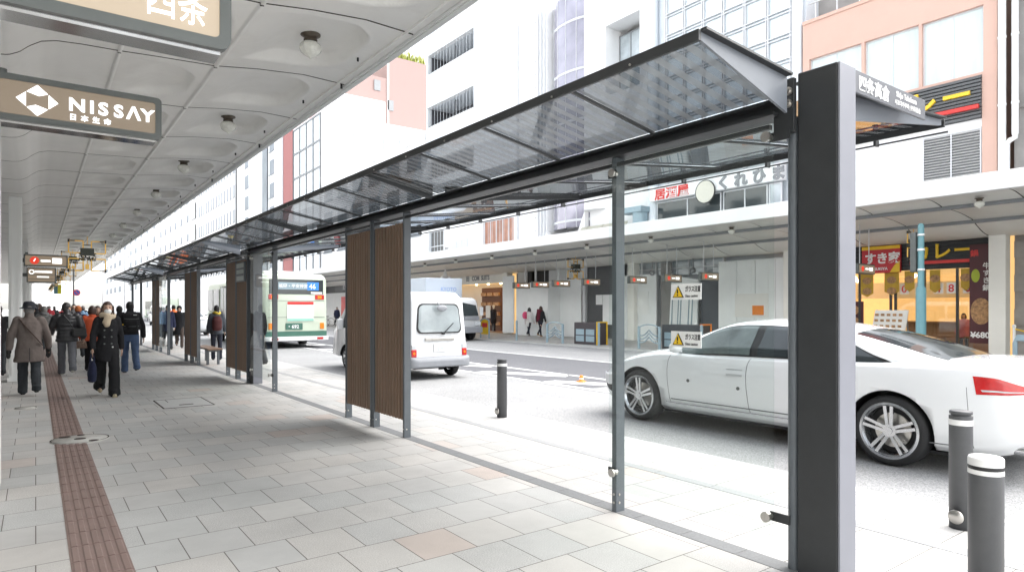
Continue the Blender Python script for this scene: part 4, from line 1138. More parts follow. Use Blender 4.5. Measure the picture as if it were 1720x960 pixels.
for k in range(4):
    for j in range(3): b.box(XF+1.45, 35.0+.75*j, .4+.65*k, XF+1.599, 35.6+.75*j, .62+.65*k)
b.build('shelf_goods', mat('mixed_goods', (.55,.35,.2), .6, 0, .6, 5), o)
b = MB(); b.bar((XF+.9,33.1,.1),(XF+1.2,33.3,3.1),.18,.06); b.build('red_pole', M['red'], t)
b = MB()
for k in range(7): b.box(XF+1.5+.22*k, 32.0, .02, XF+1.7+.22*k, 33.6, .2+.2*k)
b.build('stair', plain((.45,.28,.15),'stair_timber'), t)
b = MB(); b.bar((XF+1.4,33.0,1.0),(XF+3.2,33.0,2.5),.05,.05); b.bar((XF+1.4,32.2,1.0),(XF+3.2,32.2,2.5),.05,.05); b.build('handrail', M['cream'], t)
b = MB(); b.box(XF-.1,37.3,.6,XF+.0,37.9,1.6); b.box(XF+.3,34.3,.9,XF+.34,34.8,1.7); b.build('poster', M['paperwhite'], t)
def mannequin(y, x=XF+.5, lab=''):
    t = thing('mannequin', lab, 'mannequin', (x,y,.02))
    b = MB(); b.cyl((x,y,.02),(x,y,.04),.18); b.cyl((x-.05,y,.04),(x,y,.9),.02); b.build('stand', M['steel'], t)
    b = MB(); b.lathe([(0,.55),(.20,.56),(.19,.9),(.17,1.05),(.19,1.25),(.21,1.38),(.12,1.46),(.05,1.48)], (x,y,0), n=16)
    for s in (-1,1): b.tube([(x,y+s*.22,1.38),(x,y+s*.27,1.1),(x-.05,y+s*.25,.8)],[.06,.05,.04],8)
    for s in (-1,1): b.tube([(x,y+s*.09,.6),(x,y+s*.10,.06)],[.09,.07],8)
    b.build('suit', M['suit'], t)
    b = MB(); b.cyl((x,y,1.46),(x,y,1.55),.05,n=10); b.ell((x,y,1.65),(.09,.075,.115)); b.build('head', M['cream'], t)
M['suit'] = mat('navy_suit', (.018,.018,.026), .8, 0, .2, 20)
mannequin(32.6, XF+.4, 'mannequin in a dark suit nearest the doorway of the clothes shop')
mannequin(34.2, XF+.5, 'mannequin in a dark suit beside the red pole of the clothes shop')
# remaining fronts
t = thing('dark_shopfront', 'dark open shop front where a person stands by parked bicycles beyond the van', 'shop', (XF,50,0))
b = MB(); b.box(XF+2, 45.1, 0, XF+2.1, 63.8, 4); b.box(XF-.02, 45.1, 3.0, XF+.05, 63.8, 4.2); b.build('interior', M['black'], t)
b = MB(); b.box(XF-.1, 52, 3.1, XF-.021, 60, 3.9); o = b.build('signboard', M['dark'], t); text('lettering','KNIGHTS', .6, ysign(XF-.11,58,3.25), M['white'], o, .01, .01)
b = MB(); b.box(XF-.2,57,.3,XF-.1,58.2,2.6); b.build('red_display', M['red'], t)
t = thing('shop_row', 'row of pale shop fronts in the distance under the opposite arcade', 'shop', (XF,75,0))
for k in range(8):
    b = MB(); b.box(XF-.05, 64.2+5*k, .2, XF-.001, 68.6+5*k, 3.2); b.build('shop_window', M['bglass'], t)

# hanging signs of the far arcade
M['sgn'] = M['signframe']
def far_sign(i, y, lab):
    t = thing('hanging_sign', lab, 'sign', (21,y,2.6), 0, 'red icon signs hung under the opposite arcade')
    b = MB(); b.box(20.45, y, 2.58, 21.55, y+.16, 2.90); b.build('sign_box', M['signframe'], t, .02)
    b = MB(); b.box(20.50, y-.006, 2.62, 21.50, y-.001, 2.86); f = b.build('sign_face', M['litface'], t)
    b = MB(); b.cyl((20.72,y-.007,2.74),(20.72,y-.012,2.74),.085,n=16); b.build('red_icon', M['litred'], f)
    b = MB(); b.box(20.90,y-.012,2.72,21.08,y-.007,2.765); b.box(21.14,y-.012,2.69,21.36,y-.007,2.79); b.build('lettering', M['litwhite'], f)
    b = MB(); b.cyl((20.7,y+.08,2.90),(20.7,y+.08,4.12),.015,n=6); b.cyl((21.3,y+.08,2.90),(21.3,y+.08,4.05),.015,n=6); b.build('hanger', M['frame'], t)
    return t
labs = ['red icon hanging sign over the woman in white','red icon hanging sign over the walking woman in the dark jacket','red icon hanging sign over the pale grey hoarding','red icon hanging sign just past the gold lantern','red icon hanging sign in front of the draped hoarding','red icon hanging sign over the leaning white board','red icon hanging sign over the dark slate panel']
for i, y in enumerate((27.6,26.0,24.35,22.2,19.3,17.4,15.6)): far_sign(i, y, labs[i])
t = far_sign(9, 9.75, 'plain grey hanging sign in front of the red beef bowl signboard')

# gold lanterns (square frames round a dark core)
def lantern(name, label, c, s, grp=None):
    t = thing('ornamental_lantern', label, 'lantern', c, 0, grp); cx, cy, cz = c
    b = MB(); 
    for (dx,dz) in ((-1,1),(1,1),(-1,-1),(1,-1)):
        x0, z0, h = cx+dx*s*.30, cz+dz*s*.28, s*.19
        for (a,bb) in (((-1,-1),(1,-1)),((1,-1),(1,1)),((1,1),(-1,1)),((-1,1),(-1,-1))):
            b.bar((x0+a[0]*h,cy,z0+a[1]*h),(x0+bb[0]*h,cy,z0+bb[1]*h),s*.036,s*.036)
    b.build('gold_frame', M['gold'], t)
    b = MB()
    for (dx,dz) in ((-1,1),(1,1),(-1,-1),(1,-1)):
        x0, z0 = cx+dx*s*.49, cz+dz*s*.47
        b.box(x0-s*.025,cy-s*.03,z0-s*.05,x0+s*.025,cy+s*.03,z0+s*.05); b.box(x0-dx*s*.10-s*.06,cy-s*.03,z0-s*.015,x0-dx*s*.10+s*.06,cy+s*.03,z0+s*.015)
    b.box(cx-s*.10,cy-s*.02,cz+s*.33,cx+s*.10,cy+s*.02,cz+s*.36)
    b.build('corner_clip', M['black'], t)
    b = MB(); b.box(cx-s*.18,cy-s*.14,cz+s*.02,cx+s*.18,cy+s*.14,cz+s*.24); rr = random.Random(4)
    for k in range(60):
        p = Vector((cx+rr.uniform(-.22,.22)*s, cy+rr.uniform(-.16,.16)*s, cz+rr.uniform(-.14,.10)*s)); b.ell(p, (s*.03,s*.03,s*.02), 6, 4)
    b.build('lantern_core', plain((.035,.04,.03),'dark_green_core'), t)
    b = MB(); b.box(cx-s*.05,cy-s*.05,cz-s*.42,cx+s*.05,cy+s*.05,cz-s*.26); b.cyl((cx,cy,cz+s*.36),(cx,cy,cz+s*.62),s*.012,n=6); b.cyl((cx,cy,cz-s*.26),(cx,cy,cz-s*.14),s*.012,n=6); b.build('pendant', M['gold'], t)
lantern('l', 'square gold framed lantern with a dark core hanging over the walkway crowd', (.87,16.2,2.60), .66)
lantern('l', 'small gold framed lantern hanging under the opposite arcade roof', (21,23.35,3.40), 1.0)
for k in range(9):
    y = 21+4.2*k
    lantern('l', f'small gold lantern in the receding row above the crowd, {words_[k]} along the row', (.80, y, 2.78), .50, 'gold lanterns receding along the walkway')
# white triple spotlight hung from the opposite arcade
t = thing('spotlight_cluster', 'white cone shaped cluster of three spotlights hung under the opposite arcade', 'lamp', (20,34,3.4))
b = MB(); b.lathe([(.02,4.05),(.03,3.9),(.12,3.55),(.2,3.4),(0,3.38)], (20,34,0), n=16); b.build('cone', M['white'], t)
for k in range(3):
    b = MB(); a = R(200+120*k); b.cyl((20+.2*math.cos(a),34+.2*math.sin(a),3.42),(20+.48*math.cos(a),34+.48*math.sin(a),3.12),.10,.13,n=14); b.build('spot_head', M['white'], t)

# street furniture on the opposite kerb
def guard(y, w, label):
    t = thing('guard_rail', label, 'guard rail', (18.3,y,0), 0, 'blue grey guard rails on the opposite kerb')
    for s in (-1,1):
        b = MB(); b.cyl((18.3,y+s*w/2,0),(18.3,y+s*w/2,.80),.055,n=14); b.ell((18.3,y+s*w/2,.80),(.055,.055,.05),12,6); b.build('post', M['bluegrey'], t)
    for k in range(4):
        b = MB(); n = 10
        h0 = .80-.13*k; dp = (.0 if k == 0 else .26)
        pts = []
        for i in range(n+1):
            u = -1+2*i/n
            z = h0+.11*(1-u*u) if k == 0 else h0-.16 + .20*(1-abs(u))**1.2 - .04*math.sin(math.pi*abs(u))*2
            pts.append((18.3, y+u*w/2, z))
        b.tube(pts, .026, 8); b.build('rail', M['bluegrey'], t)
guard(21.7, 1.05, 'blue grey guard rail with drooping bars in front of the pale grey hoarding')
guard(16.3, 1.0, 'blue grey guard rail with drooping bars between two dark cabinets')
def post_(y, label, h=.9, r=.05, m='bluegrey'):
    t = thing('kerb_post', label, 'post', (18.3,y,0), 0, 'blue grey posts on the opposite kerb')
    b = MB(); b.cyl((18.3,y,0),(18.3,y,h),r,n=14); b.build('shaft', M[m], t)
    b = MB(); b.ell((18.3,y,h),(r*1.15,r*1.15,r),12,6); b.cyl((18.3,y,h-.12),(18.3,y,h-.08),r*1.25,n=14); b.build('cap', M[m], t)
post_(24.5, 'blue grey kerb post in front of the woman in white'); post_(18.95, 'blue grey kerb post at the corner of the brown cabinet'); post_(13.95, 'blue grey kerb post rising behind the white car bonnet')
def cabinet(y0, y1, label, m, h=.92):
    t = thing('utility_cabinet', label, 'cabinet', (18.7,y0,0))
    b = MB(); b.box(18.55,y0,.0,19.15,y1,h); b.build('body', m, t, .01)
    b = MB(); n = 2
    for k in range(2):
        for j in range(2):
            ya_ = y1-.12-.62*k; b.box(18.54,ya_-.5,.12+.28*j,18.5495,ya_,.36+.28*j)
    b.build('louvre_panel', M['bluegrey'], t)
    b = MB(); b.box(18.54,y0-.03,0,18.60,y0-.001,h+.04); b.box(19.1,y0-.03,0,19.16,y0-.001,h+.04); b.box(18.601,y0-.03,h-.01,19.099,y0-.001,h+.04); b.build('yellow_guard', M['orange'] if 'dark' in label else M['yellow'], t)
cabinet(19.35, 20.72, 'brown black utility cabinet with four vents and a yellow edge guard', mat('cabinet_brown', (.055,.045,.05), .5, 0, .15, 6))
cabinet(14.2, 15.9, 'dark utility cabinet with an orange edge guard behind the white car bonnet', mat('cabinet_grey', (.05,.052,.058), .5, 0, .25, 8), .92)
t = thing('sign_board', 'yellow and red arched sign board on two grey legs by the clothes shop', 'sign', (18.4,27.3,0))
for y in (26.95,27.7):
    b = MB(); b.cyl((18.4,y,0),(18.4,y,.85),.04,n=10); b.build('leg', M['bluegrey'], t)
b = MB(); b.prism([(26.99,.2),(27.66,.2),(27.66,.80),(27.5,.92),(27.33,.95),(27.15,.92),(26.99,.80)],'x',18.38,18.42); o = b.build('board', M['yellow'], t)
b = MB(); b.box(18.372,27.08,.55,18.3795,27.55,.78); b.build('picture', M['red'], o); b = MB(); b.tube([(18.4,26.93,.84),(18.4,27.0,.93),(18.4,27.33,1.0),(18.4,27.66,.93),(18.4,27.73,.84)],.035,8); b.build('arch', M['bluegrey'], t)
t = thing('light_pole', 'teal street light pole with clamped bands in front of the restaurant', 'pole', (17.9,7.0,0))
b = MB(); b.lathe([(.13,0),(.13,.05),(.115,.06),(.115,2.0),(.075,2.06),(.072,3.55),(.06,3.62),(0,3.64)], (17.9,7.0,0), n=24); b.build('shaft', M['teal'], t)
b = MB()
for z in (2.45,2.95,3.32): b.lathe([(.073,z),(.085,z),(.085,z+.05),(.073,z+.05)], (17.9,7.0,0), n=20)
b.build('clamp_band', M['white'], t)
b = MB(); b.box(17.80,7.085,2.42,17.98,7.22,3.42); b.build('junction_box', M['signframe'], t, .02)
lantern('l', 'small gold framed lantern behind the teal light pole', (20.6,8.25,3.32), .8)
t = thing('menu_board', 'white menu board with rows of dishes standing before the restaurant', 'sign', (22,9.6,0))
b = MB(); b.add([(21.9,9.05,.62),(21.9,10.05,.62),(22.1,10.0,1.45),(22.1,9.0,1.45)],[(0,1,2,3)]); b.add([(21.94,9.05,.62),(21.94,10.05,.62),(22.14,10.0,1.45),(22.14,9.0,1.45)],[(3,2,1,0)]); o = b.build('board', M['paperwhite'], t)
b = MB(); rr = random.Random(8)
for k in range(5):
    for j in range(4):
        y = 9.15+.18*k; z = .72+.18*j; x = 21.9+(z-.62)*.241-.006
        b.box(x-.003,y,z,x,y+.11,z+.08)
b.build('dish_picture', M['food'], o)
for s in (9.1,9.95):
    b = MB(); b.bar((21.93,s,0),(22.12,s,1.46),.04,.03); b.bar((22.5,s,0),(22.14,s,1.46),.04,.03); b.build('leg', M['greyframe'], t)
def small_rail(y0, y1, label):
    t = thing('guard_rail', label, 'guard rail', (18.3,y0,0), 0, None)
    b = MB(); b.prism([(y0,.0),(y0+.09,.0),(y0+.09,.75),(y1-.09,.75),(y1-.09,0),(y1,0),(y1,.70),(y1-.08,.90),(y0+.08,.90),(y0,.70)],'x',18.26,18.34); b.build('frame', M['bluegrey'], t, .02)
    b = MB(); b.box(18.285,y0+.09,.35,18.315,y1-.09,.39); b.build('rail', M['bluegrey'], t)
small_rail(4.2, 5.22, 'blue grey framed guard rail at the edge beyond the white car tail')
t = thing('traffic_cone', 'small white post with a sagging rope by the stone wall', 'post', (21.5,6.0,0))
t['category'] = 'post'; t.name = 'rope_post'
b = MB(); b.cyl((21.5,6.1,0),(21.5,6.1,1.0),.035,n=10); b.ell((21.5,6.1,1.02),(.05,.05,.05)); b.build('shaft', M['white'], t)
b = MB(); b.tube([(21.5,6.1,.95),(21.5,5.3,.72),(21.5,4.5,.68),(21.5,3.4,.8)],.02,6); b.build('rope', M['yellow'], t)
# orange lane markers
for k, y in enumerate((12.9, 10.05)):
    t = thing('lane_marker', ('small orange lane marker farther along the hatched strip','small orange lane marker nearer the white car')[k], 'marker', (9.2,y,RZ), 0, 'orange markers on the hatched strip')
    b = MB(); b.lathe([(.0,0),(.10,0),(.10,.02),(.05,.03),(.045,.11),(.03,.14),(0,.145)], (9.2,y,RZ+.008), n=14); b.build('marker_body', M['orange'], t)
    b = MB(); b.lathe([(.0485,.06),(.0475,.085)], (9.2,y,RZ+.008), n=14); b.build('marker_band', M['white'], t)
# covers let into the walkway
def cover(kind, label, cx, cy, r):
    t = thing('manhole_cover', label, 'manhole cover', (cx,cy,0))
    b = MB(); n = 36; b.lathe([(0,.0105),(r-.02,.0105),(r-.02,.0095),(r,.0095),(r,-.02)], (cx,cy,0), n=n); b.build('cover_plate', M['coverpale'], t)
    b = MB(); b.lathe([(r-.018,.0112),(r-.004,.0112)], (cx,cy,0), n=n)
    b.build('cover_ring', M['slot'], t)
    if r > .2:
        for (dx,dy,q) in ((0,0,.06),(.12,-.2,.05),(-.14,.2,.06),(.02,.24,.04)):
            c = MB(); c.lathe([(0,.0125),(q,.0125),(q,.010)], (cx+dx,cy+dy,0), n=16); c.build('lifting_slot', M['slot'], t)
M['coverpale'] = mat('pale_cover', (.50,.49,.46), .6, 0, .12, 20, dirt=.15)
cover('a', 'round pale cover set across the brown tactile strip', .41, 8.92, .29)
cover('b', 'small round cover near the man in the long coat', -.12, 12.2, .14)
t = thing('utility_hatch', 'rectangular paved hatch outlined by dark joints in the middle of the walkway', 'hatch', (1.9,11.4,0))
b = MB(); b.box(1.56,10.92,-.02,2.24,11.95,.003); b.build('hatch_plate', M['strip2h'] if 'strip2h' in M else mat('hatch_stone', (.50,.50,.49), .7, 0, .12, 60), t)
b = MB()
for (x0,y0,x1,y1) in ((1.54,10.90,2.26,10.92),(1.54,11.95,2.26,11.97),(1.54,10.921,1.56,11.949),(2.24,10.921,2.26,11.949)): b.box(x0,y0,-.02,x1,y1,.004)
b.box(1.80,11.15,-.0,2.0,11.22,.0045); b.box(1.7,11.6,0,1.71,11.9,.0045)
b.build('hatch_joint', M['slot'], t)
# signs and poles where the walkway opens far off
t = thing('road_sign', 'round blue and red road sign on a slim grey pole above the distant crowd', 'sign', (1.72,44,0))
b = MB(); b.cyl((1.72,44,0),(1.72,44,3.9),.045,n=10); b.build('pole', M['greyframe'], t)
b = MB(); b.cyl((1.86,43.9,2.40),(1.86,43.93,2.40),.18,n=28); o = b.build('sign_plate', M['red'], t)
b = MB(); b.cyl((1.86,43.89,2.40),(1.86,43.899,2.40),.135,n=28); b.build('sign_face', plain((.05,.10,.40),'sign_blue'), o)
b = MB(); b.bar((1.78,43.88,2.48),(1.94,43.88,2.32),.04,.01,up=(0,1,0)); b.build('sign_bar', M['red'], o)
t = thing('hanging_banner', 'small yellow and blue banner hung above the distant crowd', 'banner', (.85,38,2.2))
b = MB(); b.box(.70,38,2.2,.85,38.05,2.66); b.build('blue_half', plain((.10,.22,.26),'banner_blue'), t)
b = MB(); b.box(.851,38,2.2,1.0,38.05,2.66); b.build('yellow_half', plain((.62,.60,.03),'banner_yellow'), t)
b = MB(); b.cyl((.85,38.02,2.66),(.85,38.02,4.1),.012,n=6); b.build('hanger', M['greyframe'], t)
for k, (x, y) in enumerate(((5.0,52),(5.0,70))):
    t = thing('traffic_light', ('horizontal traffic light over the far road','second traffic light still farther along the road')[k], 'traffic light', (x,y,0), 0, 'traffic lights at the far crossing')
    b = MB(); b.cyl((x,y,0),(x,y,5.4),.09,n=12); b.cyl((x,y,5.1),(x+3.2,y,5.3),.05,n=8); b.build('pole', M['frame'], t)
    b = MB(); b.box(x+2.0,y-.2,4.95,x+3.2,y-.05,5.35); o = b.build('signal_head', M['greyframe'], t)
    for j, m in enumerate(('teal','amber','red')):
        b = MB(); b.cyl((x+2.25+.35*j,y-.2,5.15),(x+2.25+.35*j,y-.23,5.15),.14,n=16); b.build('signal_lens', M[m] if m in M else M['yellow'], o)
# ----------------------------------------------------------------- vehicles
M['carwhite'] = mat('white_car_paint', (.80,.81,.82), .25, 0, 0, 2, coat=.8)
M['carglass'] = darkglass('car_glass', (.035,.045,.05), .03, .35)
M['carglass_clear'] = glass('clear_car_glass', (.70,.80,.80), .5, .85)
M['carglass_reflect'] = darkglass('reflection_tone_glass', (.15,.185,.185), .03, .7)  # pale blotchy tone paints the reflections in the front side windows
M['shade_patch'] = mat('handle_shade', (.50,.51,.52), .3, 0, 0)  # grey for the shade behind the door handles, laid as a flat patch
M['rim'] = mat('alloy_rim', (.55,.56,.58), .22, .85, .08, 12)
M['chrome'] = mat('chrome', (.75,.75,.76), .12, 1, .05, 20)
M['tail'] = mat('red_lens', (.55,.02,.02), .12, 0, .25, 14, coat=.5)
M['amber'] = mat('amber_lens', (.80,.25,.02), .15, 0, .2, 20)
M['lens'] = mat('clear_lens', (.6,.62,.64), .1, 0, .2, 20)
M['groove'] = mat('panel_gap', (.16,.165,.17), .6, 0, .05, 9)
M['bumper'] = mat('grey_bumper', (.27,.28,.30), .5, 0, .08, 6)
M['interior'] = mat('car_interior', (.10,.11,.11), .8, 0, .3, 4)

def lerp_table(tab, x):
    """smooth (monotone-ish) interpolation of [(x, v)]"""
    if x <= tab[0][0]: return tab[0][1]
    if x >= tab[-1][0]: return tab[-1][1]
    for i in range(len(tab)-1):
        (a,va),(b,vb) = tab[i], tab[i+1]
        if a <= x <= b:
            t = (x-a)/(b-a)
            pa = tab[max(i-1,0)]; pb = tab[min(i+2,len(tab)-1)]
            ma = (vb-pa[1])/(b-pa[0])*(b-a); mb = (pb[1]-va)/(pb[0]-a)*(b-a)
            t2, t3 = t*t, t*t*t
            return va*(2*t3-3*t2+1)+ma*(t3-2*t2+t)+vb*(-2*t3+3*t2)+mb*(t3-t2)

def loft(b, rings, mi=0, cap=True, smooth=True):
    n = len(rings[0]); vs = [p for r in rings for p in r]
    b.add(vs, [(k*n+i, k*n+(i+1)%n, (k+1)*n+(i+1)%n, (k+1)*n+i) for k in range(len(rings)-1) for i in range(n)], mi, smooth)
    if cap: b.add(rings[0], [tuple(range(n))[::-1]], mi, smooth); b.add(rings[-1], [tuple(range(n))], mi, smooth)
    return b

def cut_arches(o, axles, r, hw):
    """bake wheel arches into a body mesh"""
    c = MB()
    for y, z in axles:
        for s in (-1, 1): c.cyl((s*(hw+.3),y,z),(s*(hw-.36),y,z), r, n=48, smooth=False)
    cm = c.mesh('cut', [M['black']]); co_ = bpy.data.objects.new('cut', cm); COL.objects.link(co_)
    md = o.modifiers.new('arch', 'BOOLEAN'); md.operation = 'DIFFERENCE'; md.object = co_; md.solver = 'EXACT'
    try: md.material_mode = 'TRANSFER'
    except Exception: pass
    dg = bpy.context.evaluated_depsgraph_get(); dg.update()
    me = bpy.data.meshes.new_from_object(o.evaluated_get(dg)); me.name = o.name
    o.modifiers.clear(); o.data = me; bpy.data.objects.remove(co_)

def wheel(root, x, y, z, r, wd, side, rim_r, spokes=5, double=True, name='wheel'):
    """side -1: outer face towards -X"""
    t = MB(); s = side
    prof_ = [(rim_r-.01, -wd/2+.03), (rim_r+.012, -wd/2+.004), (r-.045, -wd/2), (r-.012, -wd/2+.02), (r, -wd/2+.05), (r, wd/2-.05), (r-.012, wd/2-.02), (r-.045, wd/2), (rim_r+.012, wd/2-.004), (rim_r-.01, wd/2-.03)]
    t.lathe(prof_, (x,y,z), 'x', 40)
    o = t.build(name, M['rubber'], root)
    b = MB(); xo = x+s*(wd/2-.006)
    def ring(r0,x0,r1,x1): b.lathe([(r0,s*x0),(r1,s*x1)] if s < 0 else [(r1,s*x1),(r0,s*x0)], (x,y,z), 'x', 40)
    h = wd/2
    ring(rim_r+.005,h-.008,rim_r-.018,h-.004); ring(rim_r-.018,h-.004,rim_r-.034,h-.03); ring(rim_r-.034,h-.03,rim_r-.04,h-.16)
    b.cyl((x+s*(h-.055),y,z),(x+s*(h-.02),y,z),.062,n=24); b.cyl((x+s*(h-.02),y,z),(x+s*(h-.012),y,z),.032,n=20)
    for k in range(spokes):
        a = 2*math.pi*k/spokes + .3
        for e in ((-1,1) if double else (0,)):
            p = Vector((x+s*(h-.035), y+.055*math.cos(a+e*.35), z+.055*math.sin(a+e*.35))); q = Vector((x+s*(h-.018), y+(rim_r-.025)*math.cos(a+e*.13), z+(rim_r-.025)*math.sin(a+e*.13)))
            b.bar(p, q, .030 if double else .06, .028, up=(1,0,0))
    b.build('rim', M['rim'], o)
    b = MB(); b.cyl((x+s*(h-.15),y,z),(x+s*(h-.13),y,z),rim_r-.045,n=32); b.build('wheel_well_disc', M['black'], o)
    b = MB(); b.cyl((x+s*(h-.125),y,z),(x+s*(h-.105),y,z),rim_r*.62,n=28); b.build('brake_disc', M['steel'], o)
    return o

# ---- white saloon
L = 5.30; AX = (1.15, 4.42)
W_ = [(0,.80),(.12,.885),(.4,.94),(1.0,.972),(2.6,.975),(4.2,.968),(4.8,.955),(5.1,.93),(5.3,.86)]
ZB = [(0,.93),(.2,1.0),(.75,1.005),(1.5,.985),(2.6,.965),(3.6,.955),(4.1,.945),(4.6,.86),(5.0,.745),(5.2,.65),(5.3,.58)]      # shoulder
ZT = [(0,.95),(.15,1.055),(.45,1.07),(.8,1.065),(2,1.03),(3.4,1.02),(4.1,1.005),(4.6,.94),(5.0,.83),(5.2,.71),(5.3,.60)]       # deck centre
ZU = [(0,.34),(.15,.24),(.5,.20),(2.6,.19),(4.8,.19),(5.2,.22),(5.3,.32)]
def bend(x, y, hw):
    u = min(1, abs(x)/.975)
    return y - .20*u**3*sstep(4.4,5.3,y) + .16*u**3*(1-sstep(0,.7,y))
def lower(y, t):
    """t 0..1 from underside centre round the flank to the deck centre (x >= 0)"""
    w_, zb, zt, zu = lerp_table(W_,y), lerp_table(ZB,y), lerp_table(ZT,y), lerp_table(ZU,y)
    zm = zu+(zb-zu)*.52
    pts = [(0,zu),(.55*w_,zu),(.86*w_,zu+.01),(.955*w_,zu+.07),(.985*w_,zu+.18),(w_,zm),(.993*w_,zm+.16),(.975*w_,zb-.09),(.955*w_,zb-.025),(.915*w_,zb+.004),(.78*w_,zb+(zt-zb)*.45),(.5*w_,zb+(zt-zb)*.85),(0,zt)]
    k = t*(len(pts)-1); i = min(int(k),len(pts)-2); f = k-i
    x = pts[i][0]+(pts[i+1][0]-pts[i][0])*f; z = pts[i][1]+(pts[i+1][1]-pts[i][1])*f
    return x, bend(x,y,w_), z
ZR = [(.62,1.03),(.85,1.085),(1.2,1.195),(1.6,1.30),(2.1,1.385),(2.7,1.415),(3.1,1.39),(3.45,1.275),(3.8,1.13),(4.15,.985)]
WB_ = [(.62,.70),(.95,.80),(1.4,.875),(2.6,.905),(3.4,.90),(3.9,.87),(4.15,.80)]
def green(y, t):
    """t 0..1 from the belt up the side to the roof centre"""
    zr, wb = lerp_table(ZR,y), lerp_table(WB_,y); zb = lerp_table(ZB,y)+.0
    h = max(.0, zr-zb); zre = zb+max(0,h-.03-.03*min(1,h/.3)); wr = wb-.53*max(0,zre-zb)-.015
    pts = [(wb,zb-.05),(wb-.012,zb+.25*(zre-zb)),(wb-(wb-wr)*.42,zb+.55*(zre-zb)),(wb-(wb-wr)*.75,zb+.84*(zre-zb)),(wr-.02,zre+.004),(wr-.09,zre+.35*(zr-zre)+.004),(.5*wr,zre+.80*(zr-zre)),(0,zr)]
    k = t*(len(pts)-1); i = min(int(k),len(pts)-2); f = k-i
    return pts[i][0]+(pts[i+1][0]-pts[i][0])*f, y, pts[i][1]+(pts[i+1][1]-pts[i][1])*f
def full(fn, y, n):
    h = [fn(y, i/n) for i in range(n+1)]
    return h + [(-x,yy,z) for x,yy,z in h[::-1]][1:]
def patch(b, fn, y0f, y1f, t0, t1, nu, nv, off, side=-1, mi=0):
    """strip of the surface between t0 and t1; y limits may vary with v"""
    def P(y,t): x,yy,z = fn(y,t); return Vector((side*x,yy,z))
    vs = []
    for i in range(nu+1):
        for j in range(nv+1):
            v = j/nv; t = t0+(t1-t0)*v; a, c = y0f(v), y1f(v); y = a+(c-a)*i/nu
            p = P(y,t); du = P(y+.01,t)-P(y-.01,t); dv = P(y,min(1,t+.01))-P(y,max(0,t-.01))
            nrm = du.cross(dv).normalized()
            if nrm.dot(Vector((side*1.0,0,.6))) < 0: nrm = -nrm
            vs.append(p+nrm*off)
    w = nv+1
    fs = [(i*w+j,(i+1)*w+j,(i+1)*w+j+1,i*w+j+1) for i in range(nu) for j in range(nv)]
    if side > 0: fs = [f[::-1] for f in fs]
    b.add(vs, fs, mi, True)

